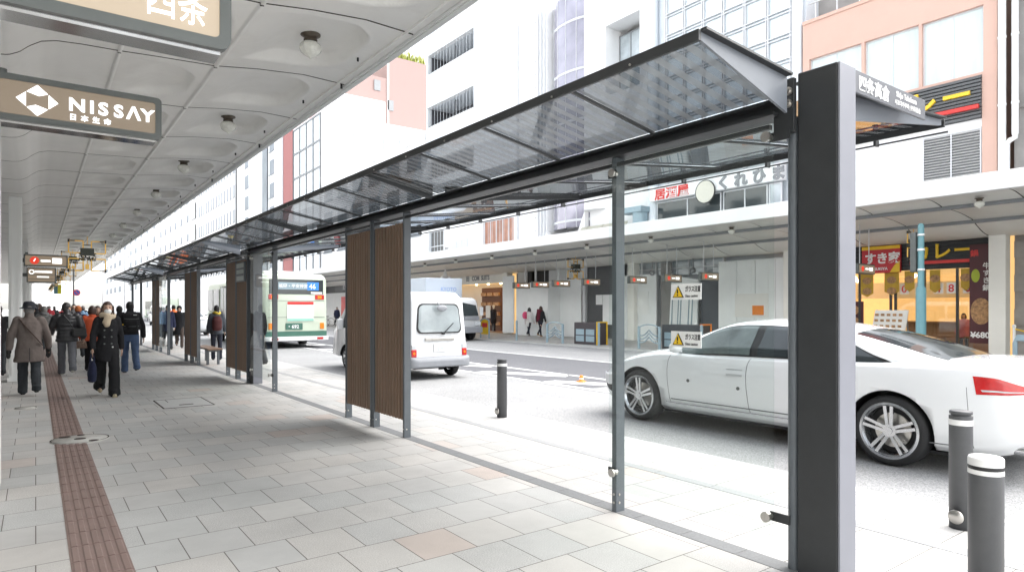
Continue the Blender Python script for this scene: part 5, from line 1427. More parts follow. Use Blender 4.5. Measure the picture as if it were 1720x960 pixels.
def saloon(label):
    root = thing('car', label, 'car')
    ys = [0,.02,.06,.12,.2,.32]+[.45+.15*k for k in range(30)]+[4.92,5.02,5.1,5.17,5.22,5.26,5.29,5.30]
    b = MB(); loft(b, [[p for p in full(lower,y,48)][:-0 or None] for y in ys])
    body = b.build('body', [M['carwhite']], root, weld=True)
    cut_arches(body, [(AX[0],.345),(AX[1],.345)], .395, .975)
    b = MB(); gy = [.62+.0882*k for k in range(41)]
    loft(b, [full(green,y,35) for y in gy], cap=False); b.build('roof', M['carwhite'], root)
    def band(lo, hi): return (lambda v: lo[0]+(lo[1]-lo[0])*v), (lambda v: hi[0]+(hi[1]-hi[0])*v)
    for s in (-1, 1):
        T0, T1 = .075, .50
        b = MB(); patch(b, green, *band((1.10,1.78),(4.07,3.33)), T0-.02, T1+.03, 60, 24, .004, s); fr = b.build('window_trim', M['black'], root)
        for nm, lo, hi in (('rear_quarter_window',(1.22,1.72),(1.55,1.86)),('rear_window',(1.60,1.91),(2.62,2.60)),('front_window',(2.72,2.70),(3.98,3.30))):
            b = MB(); patch(b, green, *band(lo,hi), T0, T1, 24, 18, .008, s); b.build(nm, M['carglass'] if nm != 'front_window' else M['carglass_reflect'], root)
        b = MB()                    # door gaps and sill crease
        for y in (1.62, 2.68, 3.86): patch(b, lower, lambda v,y=y: y-.004+.05*math.sin(v*3), lambda v,y=y: y+.004+.05*math.sin(v*3), .30, .70, 1, 14, .0015, s)
        patch(b, lower, lambda v: 1.66, lambda v: 3.85, .325, .334, 24, 1, .0015, s)
        patch(b, lower, lambda v: .40+.06*v, lambda v: .407+.06*v, .26, .53, 1, 12, .0015, s); patch(b, lower, lambda v: .40, lambda v: .80, .262, .27, 8, 1, .0015, s)
        b.build('panel_gap', M['groove'], root)
        b = MB(); patch(b, lower, lambda v: 1.62, lambda v: 3.95, .285, .30, 24, 1, .006, s); b.build('sill_trim', M['chrome'], root)
        for y in (1.72, 2.78):
            b = MB(); patch(b, lower, lambda v: y-.02, lambda v: y+.24, .505, .535, 8, 2, .028, s); hd_ = b.build('door_handle', M['carwhite'], root); b = MB(); patch(b, lower, lambda v: y, lambda v: y+.22, .49, .545, 8, 3, .003, s); b.build('handle_shade_patch', M['shade_patch'], hd_)
        b = MB(); b.ell((s*1.02,3.72,1.04),(.10,.075,.075),16,10); b.bar((s*.88,3.75,.985),(s*.98,3.74,1.0),.05,.03); b.build('wing_mirror', M['carwhite'], root)
        b = MB(); patch(b, lower, *band((.0,.0),(.36,.41)), .495, .60, 10, 5, .004, s); tl = b.build('tail_light', M['tail'], root)
        b = MB(); patch(b, lower, *band((.02,.02),(.30,.32)), .51, .52, 8, 1, .007, s); b.build('reflector_strip', M['lens'], tl)
        b = MB(); patch(b, lower, *band((4.86,4.7),(5.22,5.2)), .60, .70, 8, 4, .004, s); b.build('headlight', M['lens'], root)
        b = MB(); patch(b, lower, *band((5.0,5.0),(5.27,5.27)), .30, .40, 6, 3, .004, s); b.build('air_intake', M['black'], root)
        b = MB(); b.cyl((s*.62,.03,.30),(s*.62,.30,.30),.045,n=18); b.cyl((s*.74,.04,.30),(s*.74,.30,.30),.045,n=18); b.build('exhaust', M['chrome'], root)
        for y in AX: wheel(root, s*.845, y, .345, .345, .255, s, .272)
    for lo, hi, nm in (((.70,.74),(1.62,1.66),'rear_screen'),((3.24,3.22),(4.06,4.10),'windscreen')):
        b = MB()
        for s in (-1,1): patch(b, green, *band(lo,hi), .72, 1.0, 14, 6, .004, s)
        b.build(nm, M['carglass'], root)
    b = MB(); b.box(-.80,.35,.165,.80,4.95,.189); b.build('underbody', M['black'], root)  # black panel added to cut bounce light and deepen the shade below
    b = MB(); b.box(-.26,-.004,.70,.26,.01,.86); b.build('number_plate', M['white'], root)
    return root
car = saloon('large white saloon car with ten spoke alloy wheels seen through the shelter glass')
car.location = (7.69, 1.77, RZ)

# ---- white van
def rring(hw0, hw1, z0, z1, y, r, n=6, tilt=0):
    """rounded ring in XZ: half width hw0 at the floor, hw1 at the top"""
    pts = []
    for cx,cz,a,sx in ((1,1,0,1),(-1,1,90,-1),(-1,-1,180,-1),(1,-1,270,1)):
        zc = z1-r if cz > 0 else z0+r*.5; rr = r if cz > 0 else r*.5
        for k in range(n+1):
            q = R(a+90*k/n); z = zc+rr*math.sin(q); f = max(0,(z-z0)/(z1-z0)); hw = hw0+(hw1-hw0)*f**1.5
            x = cx*(hw-rr)+rr*math.cos(q); pts.append((x, y+tilt*f**2, z))
    return pts
def van(label, det=True):
    root = thing('van', label, 'van')
    b = MB(); st = [(0.0,.70,.62,.40,1.79,.20,.10),(.03,.755,.66,.34,1.86,.20,.10),(.12,.785,.68,.32,1.90,.2,.10),(.5,.80,.69,.30,1.915,.2,.06),(2.5,.80,.69,.30,1.915,.2,0),(3.3,.80,.69,.30,1.89,.2,0),(3.75,.79,.67,.30,1.76,.2,-.05),(4.15,.78,.70,.30,1.36,.15,-.06),(4.45,.77,.72,.32,1.05,.12,-.03),(4.58,.70,.66,.38,.92,.1,0)]
    loft(b, [rring(h0,h1,z0,z1,y,r,6,tl) for y,h0,h1,z0,z1,r,tl in st]); body = b.build('body', [M['carwhite']], root, weld=True)
    cut_arches(body, [(.62,.29),(3.55,.29)], .335, .79)
    # tailgate window with rounded corners
    def rwin(x, z0, z1, r, y, dz=0, top=1.0, n=5):
        p = []
        for cx,cz,a in ((1,1,0),(-1,1,90),(-1,-1,180),(1,-1,270)):
            for k in range(n+1):
                q = R(a+90*k/n); z = (z1-r if cz>0 else z0+r)+r*math.sin(q); f = (z-z0)/(z1-z0)
                p.append(((cx*(x*(1-(1-top)*f)-r)+r*math.cos(q)), z))
        return p
    def yb(z): f = (z-.40)/(1.79-.40); return .10*f*f
    for nm, m, g, off in (('window_seal',M['black'],.03,.012),('rear_window',M['vanglass'],0,.018)):
        p = rwin(.565+g, 1.03-g, 1.62+g, .12, 0, top=.90); b = MB()
        b.add([(x,yb(z)-off,z) for x,z in p]+[(x,yb(z)+.03,z) for x,z in p], [tuple(range(len(p)))]+[(i,(i+1)%len(p),len(p)+(i+1)%len(p),len(p)+i) for i in range(len(p))]); b.build(nm, m, root)
    b = MB(); b.box(-.38,-.012,.84,.38,.04,.905); b.build('handle_trim', M['steel'], root, .008)
    b = MB(); b.box(-.165,-.012,.60,.165,.02,.765); o = b.build('number_plate', M['white'], root, .004)
    text('lettering', '12-77', .085, face_my(-.115,-.0125,.632), M['bluegrey'], o, .001, .001)
    for s in (-1,1):
        b = MB(); b.box(s*.60,-.006,.50,s*.725,.10,.66); tl = b.build('tail_light', M['tail'], root, .01)
        b = MB(); b.box(s*.60,-.004,.662,s*.722,.10,.76); b.build('reversing_light', M['lens'], tl, .01)
        b = MB(); b.cyl((s*.665,-.007,.58),(s*.665,-.012,.58),.03,n=14); b.build('indicator', M['amber'], tl)
    b = MB(); loft(b, [rring(hw,hw,z0,z1,y,.06,4) for y,hw,z0,z1 in ((-.10,.60,.30,.40),(-.085,.74,.27,.47),(0,.805,.26,.50),(.28,.81,.27,.50))]); b.build('bumper', M['bumper'], root)
    b = MB(); b.bar((.10,-.035,1.02),(.36,.0,1.22),.016,.012); b.cyl((.08,-.05,1.0),(.08,.02,1.0),.03,n=10); b.build('rear_wiper', M['black'], root)
    b = MB(); b.ell((.02,-.06,1.55),(.14,.03,.07),16,8); b.bar((-.07,.0,1.68),(-.02,-.05,1.58),.02,.02); b.build('reversing_mirror', M['bumper'], root)
    b = MB(); b.box(-.48,.10,.95,-.10,.18,1.45); b.box(.12,.10,.95,.5,.18,1.45); b.build('rear_seat', M['interior'], root)
    for s in (-1,1):
        b = MB()
        for y0_,y1_ in ((.55,1.5),(1.6,2.55),(2.7,3.5)):
            x0 = s*.795; x1 = s*.722; b.add([(x0,y0_,1.05),(x0,y1_+(.25 if y1_>3 else 0),1.05),(x1,y1_,1.68),(x1,y0_+.05,1.68)], [(0,1,2,3) if s>0 else (3,2,1,0)])
        b.build('side_window', M['carglass'], root)
        b = MB(); b.box(s*.82,3.55,1.0,s*.99,3.65,1.28); b.build('wing_mirror', M['carwhite'], root, .03)
        for y in (.62,3.55): wheel(root, s*.68, y, .29, .29, .17, s, .19, 6, False)
        b = MB(); b.box(s*.56,.98,.10,s*.77,.99,.34); b.build('mud_flap', M['rubber'], root)
    b = MB(); b.add([(-.66,4.20,1.14),(.66,4.20,1.14),(.58,3.78,1.70),(-.58,3.78,1.70)], [(0,1,2,3)]); b.build('windscreen', M['carglass'], root)
    b = MB(); b.cyl((-.4,.5,.24),(.4,.5,.24),.05,n=10); b.box(-.5,.2,.24,.5,3.8,.3); b.build('underbody', M['black'], root)
    return root
M['vanglass'] = mat('van_rear_glass', (.33,.37,.38), .05, 0, .3, 2.0, spec=.8)  # uneven pale tone stands in for reflections and the interior behind
v = van('small white van with a grey rear bumper waiting beyond the lone bollard')
v.location = (7.13, 12.35, RZ); v.scale = (.95,1,1)

# ---- pale green city bus
M['bus'] = mat('pale_green_bus', (.62,.69,.56), .35, 0, .04, 1.2, coat=.3, dirt=.05)
M['busgreen'] = mat('dark_green_band', (.055,.15,.11), .35, 0, .1, 3)
M['led'] = mat('display_blue', (.02,.12,.45), .3, 0, .05, emit=.10, ecol=(.1,.4,1))
def bus(label):
    root = thing('bus', label, 'bus')
    b = MB(); hw = 1.25
    loft(b, [rring(h,h*.97,z0,z1,y,r,6) for y,h,z0,z1,r in ((0,1.14,.50,2.78,.18),(.05,1.21,.42,2.86,.22),(.18,1.25,.40,2.90,.25),(.8,1.25,.38,2.92,.25),(9.6,1.25,.38,2.92,.25),(10.2,1.22,.40,2.88,.25),(10.4,1.12,.45,2.75,.2))])
    body = b.build('body', [M['bus']], root, weld=True); cut_arches(body, [(2.6,.46),(7.9,.46)], .56, 1.25)
    b = MB(); b.box(-1.05,-.02,2.10,1.05,.02,2.68); rw = b.build('rear_window', M['carglass'], root, .015)
    b = MB(); b.box(-.72,-.03,2.28,.40,-.021,2.56); o = b.build('destination_display', M['bluegrey'], rw)
    text('lettering', '祇園・平安神宮', .16, face_my(-.70,-.033,2.36), M['white'], o, .002, .003)
    b = MB(); b.box(.405,-.031,2.26,.86,-.021,2.58); o = b.build('route_number', M['led'], rw); text('lettering', '46', .27, face_my(.47,-.034,2.32), M['white'], o, .002, .006)
    b = MB(); b.box(.55,-.028,2.115,1.0,-.021,2.20); b.build('window_sticker', M['white'], rw)
    b = MB(); b.box(-1.19,-.012,.46,1.19,.03,.66); b.build('green_band', M['busgreen'], root)
    b = MB(); loft(b, [rring(h,h,.30,.46,y,.05,4) for y,h in ((-.16,1.10),(-.13,1.22),(.1,1.27),(.3,1.27))]); b.build('bumper', M['offwhite'], root)
    b = MB(); b.box(-1.1,-.015,1.20,1.1,.01,1.213); b.box(-1.1,-.014,1.84,1.1,.01,1.85); b.build('panel_gap', M['groove'], root)
    b = MB(); b.box(-.38,-.03,1.05,.66,-.013,1.82); o = b.build('advert_panel', M['paperwhite'], root)
    b = MB(); b.box(-.37,-.034,1.70,.65,-.0305,1.81); b.build('advert_title', M['red'], o)
    b = MB(); b.box(-.37,-.034,1.06,.65,-.0305,1.15); b.build('advert_foot', plain((.3,.62,.5),'mint'), o)
    b = MB(); b.box(-.1,-.034,1.35,.35,-.0305,1.52); b.build('advert_picture', M['cream'], o)
    b = MB(); b.box(-.44,-.04,.72,.22,-.013,.98); o = b.build('number_plate', M['busgreen'], root, .01); text('lettering', '・692', .19, face_my(-.40,-.042,.78), M['white'], o, .002, .005)
    for s in (-1,1):
        b = MB(); b.box(s*.72,-.03,1.90,s*1.08,.01,2.08); tl = b.build('brake_light', M['tail'], root, .01)
        b = MB(); b.box(s*.82,-.034,1.93,s*.98,-.0305,2.05); b.build('indicator', M['amber'], tl)
        b = MB(); b.box(s*.92,-.03,.74,s*1.08,.01,.98); b.build('tail_light', M['amber'], root, .01)
        b = MB(); b.box(s*.75,-.165,.33,s*1.0,-.13,.42); b.build('reflector', M['tail'], root)
        x = s*1.2555; b = MB()
        for k in range(7):
            if s < 0 and k in (4,): continue
            b.box(x-.006, .9+1.3*k, 1.45, x+.006, 2.05+1.3*k, 2.45)
        b.build('side_window', M['carglass'], root)
        b = MB(); b.box(x-.004,.2,.50,x+.004,10.2,.66); b.build('green_band', M['busgreen'], root)
        for y in (2.6,7.9): wheel(root, s*1.08, y, .44, .44, .27, s, .27, 8, False)
    b = MB(); b.box(-1.262,5.9,.42,-1.2535,7.05,2.55); b.build('door', M['carglass'], root)
    b = MB()
    for y in (5.86,6.46,7.06): b.box(-1.272,y,.42,-1.2625,y+.05,2.58)
    b.build('door_frame', M['bus'], root)
    b = MB(); b.box(-.9,1.2,2.93,.9,4.5,3.05); b.build('roof_unit', M['offwhite'], root, .05)
    b = MB(); b.box(-1.0,.4,.25,1.0,9.5,.37); b.build('underbody', M['black'], root)
    return root
bs = bus('pale green city bus with route number on its rear window, stopped at the second shelter')
bs.location = (8.2, 25.3, RZ)

# ---- delivery truck facing this way
root = thing('truck', 'pale blue box truck with a white cab facing this way behind the van', 'truck')
b = MB(); b.box(-1.05,1.9,.75,1.05,6.6,3.05); bx = b.build('cargo_box', mat('pale_blue_box', (.58,.64,.72), .4, 0, .05, 1), root, .03)
text('lettering', 'KYOTO', .26, face_my(-.2,1.895,2.42), plain((.30,.42,.68),'blue_letter'), bx, .003, .006); text('lettering', 'SAGAWA', .26, face_my(-.2,1.895,2.08), plain((.30,.42,.68),'blue_letter2'), bx, .003, .006)
b = MB(); loft(b, [rring(h0,h1,.45,z1,y,.16,5,t) for y,h0,h1,z1,t in ((0,.90,.80,1.95,.28),(.05,.95,.84,2.02,.28),(.4,.96,.86,2.08,.2),(1.5,.96,.86,2.10,0),(1.75,.95,.84,2.05,0))]); b.build('cab', M['carwhite'], root, weld=True)
b = MB(); b.add([(-.84,.075,1.20),(.84,.075,1.20),(.74,.255,1.88),(-.74,.255,1.88)],[(0,1,2,3)]); b.add([(-.84,.11,1.20),(.84,.11,1.20),(.74,.29,1.88),(-.74,.29,1.88)],[(3,2,1,0)]); b.build('windscreen', M['carglass'], root)
b = MB(); b.box(-.85,-.01,1.0,.85,.07,1.17); b.build('grille', M['bumper'], root, .01)
b = MB(); b.box(-.98,-.08,.38,.98,.12,.68); b.build('bumper', M['bumper'], root, .03)
for s in (-1,1):
    b = MB(); b.box(s*.60,-.02,.74,s*.90,.05,.92); b.build('headlight', M['lens'], root, .01)
    b = MB(); b.box(s*1.02,.2,1.2,s*1.2,.28,1.62); b.bar((s*.9,.3,1.6),(s*1.1,.24,1.6),.03,.03); b.build('wing_mirror', M['carwhite'], root, .02)
    b = MB(); x = s*.93; b.box(x-.02,.45,1.2,x+.02,1.35,1.85); b.build('side_window', M['carglass'], root)
    for y in (.85,4.9): wheel(root, s*.85, y, .38, .38, .24, s, .22, 6, False)
b = MB(); b.box(-.6,-.085,.48,-.2,-.081,.66); b.build('number_plate', M['white'], root)
b = MB(); b.box(-.45,.5,.45,.45,6.5,.74); b.build('chassis', M['black'], root)
root.location = (16.35, 26.0, RZ)

# ---- cars far along the street
fv = dup(v, (11.6, 47, RZ), math.pi, 'white van coming this way far down the street')
fc = dup(car, (12.5, 62, RZ), math.pi, 'white saloon car coming this way far down the street')
fc2 = dup(car, (7.2, 40, RZ), 0, 'white saloon car ahead of the green bus far down the street')
for o in (car, v, bs): pass
# bicycles by the dark shop front
def bike(label):
    root = thing('bicycle', label, 'bicycle', (0,0,0), 0, 'bicycles parked by the dark shop front')
    for y in (0,1.05):
        b = MB(); pts = [(0,y+.33*math.cos(2*math.pi*k/24),.33+.33*math.sin(2*math.pi*k/24)) for k in range(25)]; b.tube(pts,.018,6)
        for k in range(8): b.bar((0,y,.33),(0,y+.31*math.cos(k*math.pi/4),.33+.31*math.sin(k*math.pi/4)),.005,.005)
        b.build('wheel', M['rubber'], root)
    b = MB()
    for p,q in (((0,0,.33),(0,.42,.30)),((0,.42,.30),(0,.3,.78)),((0,.3,.75),(0,.88,.72)),((0,.42,.30),(0,.9,.65)),((0,.86,.85),(0,1.05,.33)),((0,0,.33),(0,.3,.72))): b.cyl(p,q,.016,n=8)
    b.build('frame', M['steel'], root)
    b = MB(); b.tube([(-.26,.72,.98),(-.1,.84,1.0),(.1,.84,1.0),(.26,.72,.98)],.012,6); b.cyl((0,.86,.85),(0,.84,1.0),.013,n=6); b.build('handlebar', M['steel'], root)
    b = MB(); b.ell((0,.27,.82),(.08,.13,.04),10,6); b.build('saddle', M['black'], root)
    b = MB()
    for z in (.72,.82,.92): b.tube([(-.17,.92,z),(.17,.92,z),(.15,1.2,z),(-.15,1.2,z),(-.17,.92,z)],.006,5)
    b.build('basket', M['steel'], root)
    return root
bk = bike('bicycle parked in front of the person by the dark shop front'); bk.location = (20.3,52.0,0); bk.rotation_euler = (0,0,R(70))
dup(bk, (20.5,54.2,0), R(62), 'second bicycle, parked beyond the person by the dark shop front')
dup(v, (9.4, 66, RZ), 0, 'white van driving away far beyond the green bus')
dup(car, (12.2, 84, RZ), math.pi, 'white saloon car coming this way at the far crossing')
dup(bs, (12.6, 96, RZ), math.pi, 'pale green bus coming this way at the far end of the street')
# ------------------------------------------------------------------- people
CLOUD = bpy.data.textures.new('folds', 'CLOUDS'); CLOUD.noise_scale = .11; CLOUD.noise_depth = 2
class Blob:
    """overlapping solids fused into ONE continuous surface"""
    def __init__(s): s.b = MB()
    def cap(s, p, q, r0, r1, n=12):
        s.b.cyl(p, q, r0, r1, n); s.b.ell(p, (r0,)*3, n, 8); s.b.ell(q, (r1,)*3, n, 8); return s
    def ell(s, c, r, rot=None):
        m = MB(); m.ell((0,0,0), r, 18, 12)
        T = Matrix.Translation(c) @ (rot.to_matrix().to_4x4() if rot else Matrix.Identity(4))
        s.b.add([T @ Vector(v) for v in m.v], m.f); return s
    def rings(s, rs, n=24):
        """closed loft of ellipses (cx,cy,z,rx,ry)"""
        vs = [(cx+rx*math.cos(2*math.pi*i/n), cy+ry*math.sin(2*math.pi*i/n)*(1 if True else 1), z) for cx,cy,z,rx,ry in rs for i in range(n)]
        fs = [(k*n+i,k*n+(i+1)%n,(k+1)*n+(i+1)%n,(k+1)*n+i) for k in range(len(rs)-1) for i in range(n)]
        up = rs[-1][2] > rs[0][2]
        fs += [tuple(range(n))[::-1], tuple(range((len(rs)-1)*n, len(rs)*n))]
        if not up: fs = [f[::-1] for f in fs]
        s.b.add(vs, fs); return s
    def box(s, *a): s.b.box(*a); return s
    def bake(s, name, material, parent, vox=.012, smooth=4, folds=0):
        me = s.b.mesh('tmp', [material]); o = bpy.data.objects.new('tmp', me); COL.objects.link(o)
        r = o.modifiers.new('r', 'REMESH'); r.mode = 'VOXEL'; r.voxel_size = vox; r.use_smooth_shade = True
        if folds:
            d = o.modifiers.new('d', 'DISPLACE'); d.texture = CLOUD; d.strength = folds; d.mid_level = .5
        if smooth:
            k = o.modifiers.new('s', 'SMOOTH'); k.factor = .5; k.iterations = smooth
        dg = bpy.context.evaluated_depsgraph_get(); dg.update()
        out = bpy.data.meshes.new_from_object(o.evaluated_get(dg)); bpy.data.objects.remove(o); bpy.data.meshes.remove(me)
        out.name = name; out.materials.clear(); out.materials.append(material)
        out.polygons.foreach_set('use_smooth', [True]*len(out.polygons))
        return link(name, out, parent)

def fabric(name, c, var=.12, sc=25, bump=.25, rough=.85): return mat(name, c, rough, 0, var, sc, bump, 160, spec=.25)
M['skin'] = mat('skin', (.56,.36,.27), .5, 0, .05, 20)
M['hairblack'] = mat('black_hair', (.016,.013,.012), .45, 0, .4, 60, .4, 160, stretch=(3,3,.5))
M['hairbrown'] = mat('brown_hair', (.06,.030,.020), .45, 0, .4, 60, .4, 160, stretch=(3,3,.5))
M['hairgrey'] = mat('grey_hair', (.20,.19,.18), .5, 0, .4, 60, .4, 160, stretch=(3,3,.5))
def cl(n, c, **k):
    if n not in M: M[n] = fabric(n, c, **k)
    return M[n]
V3 = Vector
def dirv(fwd, out, side):
    """arm direction: angles in degrees forward of and away from hanging straight down"""
    f, o = R(fwd), R(out)
    return V3((side*math.sin(o)*math.cos(f*.4), math.sin(f), -math.cos(f)*math.cos(o))).normalized()

def person(label, H=1.66, stride=18, la=(-8,8,15), ra=(10,8,15), lean=2, top=None, legs=None, shoes=None, hair='short', hairm='hairblack',
           hat=None, scarf=None, mask=False, vox=.012, puffy=False, group=None, build=1.0, gloves=False, turn=0, detail=True, hood=None, collar=True):
    """top = (kind, material, hem height, flare); legs = (material, thigh r, shin r)"""
    root = thing('person', label, 'person', (0,0,0), 0, group)
    s = H/1.70
    Z = lambda v: v*s
    # --- joints (facing +Y, x to the right hand side)
    hip = {-1: V3((-.09*s,0,Z(.90))), 1: V3((.09*s,0,Z(.90)))}
    kn, an = {}, {}
    for sd, a in ((-1, stride), (1, -stride)):
        fw = R(a); bend_ = R(10 if a > 0 else 24) if abs(stride) > 6 else R(4)
        kn[sd] = hip[sd] + V3((sd*.006, math.sin(fw)*Z(.42), -math.cos(fw)*Z(.42)))
        f2 = fw - bend_
        an[sd] = kn[sd] + V3((0, math.sin(f2)*Z(.40), -math.cos(f2)*Z(.40)))
    low = min(an[-1].z, an[1].z) - Z(.075)
    def sh(v): return V3((v.x, v.y, v.z-low))
    for d in (hip, kn, an):
        for k in d: d[k] = sh(d[k])
    dz = -low
    L_ = R(lean)
    def T(x, y, z):      # torso frame: leans about the hips
        h = Z(z)-Z(.90); return V3((x*s, y*s+h*math.sin(L_), Z(.90)+h*math.cos(L_)+dz))
    shd = {sd: T(sd*.185*build, -.01, 1.385) for sd in (-1,1)}
    el, wr = {}, {}
    for sd, (f, o, e) in ((-1, la), (1, ra)):
        el[sd] = shd[sd] + dirv(f, o, sd)*Z(.285)
        wr[sd] = el[sd] + dirv(f+e, o*.4, sd)*Z(.245)
    hc = T(0, .025, 1.585)
    hq = Euler((0,0,R(turn)))
    hv = lambda x,y,z: hc + hq.to_matrix() @ V3((x*s,y*s,z*s))
    hands = {}
    # --- body: one continuous skin
    b = Blob()
    b.rings([(T(0,0,z).x, T(0,0,z).y, T(0,0,z).z, rx*s, ry*s) for z,rx,ry in ((.86,.14,.10),(.95,.15,.105),(1.08,.125,.09),(1.25,.145,.10),(1.38,.14,.085),(1.43,.07,.06))])
    b.cap(T(0,0,1.40), T(0,.012,1.50), .055*s, .052*s)
    b.ell(hc, (.074*s,.092*s,.112*s), hq); b.ell(hv(0,.022,-.055), (.056*s,.066*s,.06*s), hq)
    b.ell(hv(0,.092,-.012), (.014*s,.02*s,.024*s), hq); b.cap(hv(0,.078,.02), hv(0,.10,-.02), .009*s, .013*s, 8)
    b.ell(hv(0,.083,-.058), (.025*s,.012*s,.010*s), hq)
    for sd in (-1,1):
        b.ell(hv(sd*.076,-.005,-.012), (.012*s,.022*s,.032*s), hq)
        b.cap(shd[sd]-V3((sd*.03,0,0)), el[sd], .046*s, .037*s); b.cap(el[sd], wr[sd], .036*s, .026*s)
        b.cap(hip[sd], kn[sd], .075*s, .05*s); b.cap(kn[sd], an[sd], .05*s, .035*s)
        b.cap(an[sd]+V3((0,-.02*s,-.04*s)), an[sd]+V3((0,.12*s,-.05*s)), .03*s, .024*s)
        d = (wr[sd]-el[sd]).normalized(); inw = V3((-sd,0,0)); fwd = V3((0,1,0)); fwd = (fwd-d*fwd.dot(d)).normalized(); sidev = d.cross(fwd)
        pc = wr[sd]+d*.05*s; hands[sd] = wr[sd]+d*.10*s
        rq = Matrix((fwd, sidev, d)).transposed().to_euler()
        b.ell(pc, (.040*s,.017*s,.052*s), rq)
        for k in range(4):
            base = wr[sd]+d*.088*s+fwd*(.028-.0187*k)*s; ln = (.036,.042,.040,.032)[k]*s
            mid = base+d*ln+inw*.004; tip = mid+(d*.72+inw*.62).normalized()*ln*.85
            b.cap(base, mid, .0092*s, .0085*s, 8); b.cap(mid, tip, .0085*s, .0075*s, 8)
        tb = wr[sd]+d*.03*s+fwd*.03*s; b.cap(tb, tb+(d*.8+fwd*.55+inw*.2).normalized()*.045*s, .012*s, .010*s, 8)
        tb2 = tb+(d*.8+fwd*.55+inw*.2).normalized()*.045*s; b.cap(tb2, tb2+(d*.95+inw*.3).normalized()*.03*s, .010*s, .0085*s, 8)
    b.bake('body', M['skin'], root, min(vox, .008) if detail else vox*.9, 2)
    if gloves:
        g = Blob()
        for sd in (-1,1):
            d = (wr[sd]-el[sd]).normalized(); g.cap(wr[sd]-d*.02, wr[sd]+d*.06*s, .036*s, .044*s); g.ell(wr[sd]+d*.13*s, (.035*s,.042*s,.06*s)); g.cap(wr[sd]+d*.04*s+V3((0,.03,0)), wr[sd]+d*.10*s+V3((0,.06,0)), .016, .013)
        g.bake('gloves', M['black'], root, vox, 2)
    # --- trousers
    if legs:
        m, rt, rs_ = legs; b = Blob()
        b.rings([(T(0,0,z).x,T(0,0,z).y,T(0,0,z).z,rx*s,ry*s) for z,rx,ry in ((.78,.135,.105),(.88,.165,.118),(.98,.158,.112),(1.03,.15,.105))])
        for sd in (-1,1):
            b.cap(hip[sd]+V3((0,0,.0)), kn[sd], rt*1.12*s, (rt*.42+rs_*.58)*s); b.cap(kn[sd], an[sd]+V3((0,-.005,.0)), (rt*.42+rs_*.58)*s, rs_*s)
            b.rings([(an[sd].x,an[sd].y,an[sd].z-.045*s,rs_*1.02*s,rs_*1.15*s),(an[sd].x,an[sd].y,an[sd].z+.05*s,rs_*s,rs_*1.05*s)])
        b.bake('trousers', m, root, vox, 3, .022)
    if shoes:
        for sd in (-1,1):
            b = Blob(); a = an[sd]; tilt = .03 if (an[sd].y < -.1) else 0
            b.cap(a+V3((0,-.035*s,-.035*s)), a+V3((0,.03*s,-.035*s)), .040*s, .042*s); b.cap(a+V3((0,.02*s,-.04*s)), a+V3((0,.145*s,-.048*s-tilt)), .040*s, .028*s)
            b.box(a.x-.036*s, a.y-.072*s, a.z-.076*s, a.x+.036*s, a.y+.155*s, a.z-.056*s)
            b.bake('shoe', shoes, root, vox*.9, 2)
    # --- coat or jacket
    if top:
        kind, m, hem, flare = top; b = Blob(); k = build
        tz = [(hem,.175*k+flare,.125*k+flare*.8),(hem+(1.0-hem)*.5,.172*k+flare*.6,.124*k+flare*.4),(1.02,.172*k,.125*k),(1.15,.172*k,.125*k),(1.27,.188*k,.13*k),(1.36,.185*k,.118*k),(1.41,.135*k,.095*k),(1.45,.085,.078)]
        if puffy:
            r2 = []
            for i in range(40):
                z = hem+(1.45-hem)*i/39
                q = [lerp_table([(a,b_) for a,b_,_ in tz], z), lerp_table([(a,c_) for a,_,c_ in tz], z)]
                w_ = 1.0+.075*abs(math.sin((z-hem)*math.pi/.085))
                r2.append((z,q[0]*w_,q[1]*w_))
            tz = r2
        b.rings([(T(0,0,z).x,T(0,0,z).y,T(0,0,z).z,rx*s,ry*s) for z,rx,ry in tz])
        sr = .066*k if kind != 'thin' else .055
        for sd in (-1,1):
            b.cap(shd[sd]-V3((sd*.03,0,.0)), el[sd], (sr+.012)*s, sr*.92*s); b.cap(el[sd], wr[sd]-(wr[sd]-el[sd])*.06, sr*.92*s, sr*.80*s)
            if puffy:
                for i in range(1,6): b.ell(shd[sd].lerp(el[sd], i/6), ((sr+.018)*s,)*3); b.ell(el[sd].lerp(wr[sd], i/6.5), ((sr+.006)*s,)*3)
        if collar: b.cap(T(0,-.012,1.43), T(0,-.004,1.50), .085*s, .074*s)
        b.bake('coat' if hem < .8 else 'jacket', m, root, vox, 3, .020 if not puffy else .012)
    # --- hair, hat, scarf, mask, face
    hm = M[hairm]
    if hair:
        b = Blob()
        b.ell(hv(0,-.014,.022), (.086*s,.100*s,.108*s), hq)
        if hair == 'long':
            b.rings([(*(hv(0,-.05,-.20))[:], .088*s,.05*s),(*(hv(0,-.045,-.06))[:], .098*s,.075*s),(*(hv(0,-.02,.05))[:], .085*s,.085*s)])
            for sd in (-1,1): b.cap(hv(sd*.078,.02,.03), hv(sd*.085,.03,-.17), .024*s, .020*s)
        elif hair == 'bob':
            b.rings([(*(hv(0,-.03,-.105))[:], .098*s,.085*s),(*(hv(0,-.03,-.03))[:], .102*s,.094*s),(*(hv(0,-.02,.06))[:], .086*s,.09*s)])
        else:
            b.ell(hv(0,-.040,-.03), (.076*s,.068*s,.07*s), hq)
        o = b.bake('hair', hm, root, vox*.8, 2, .010)
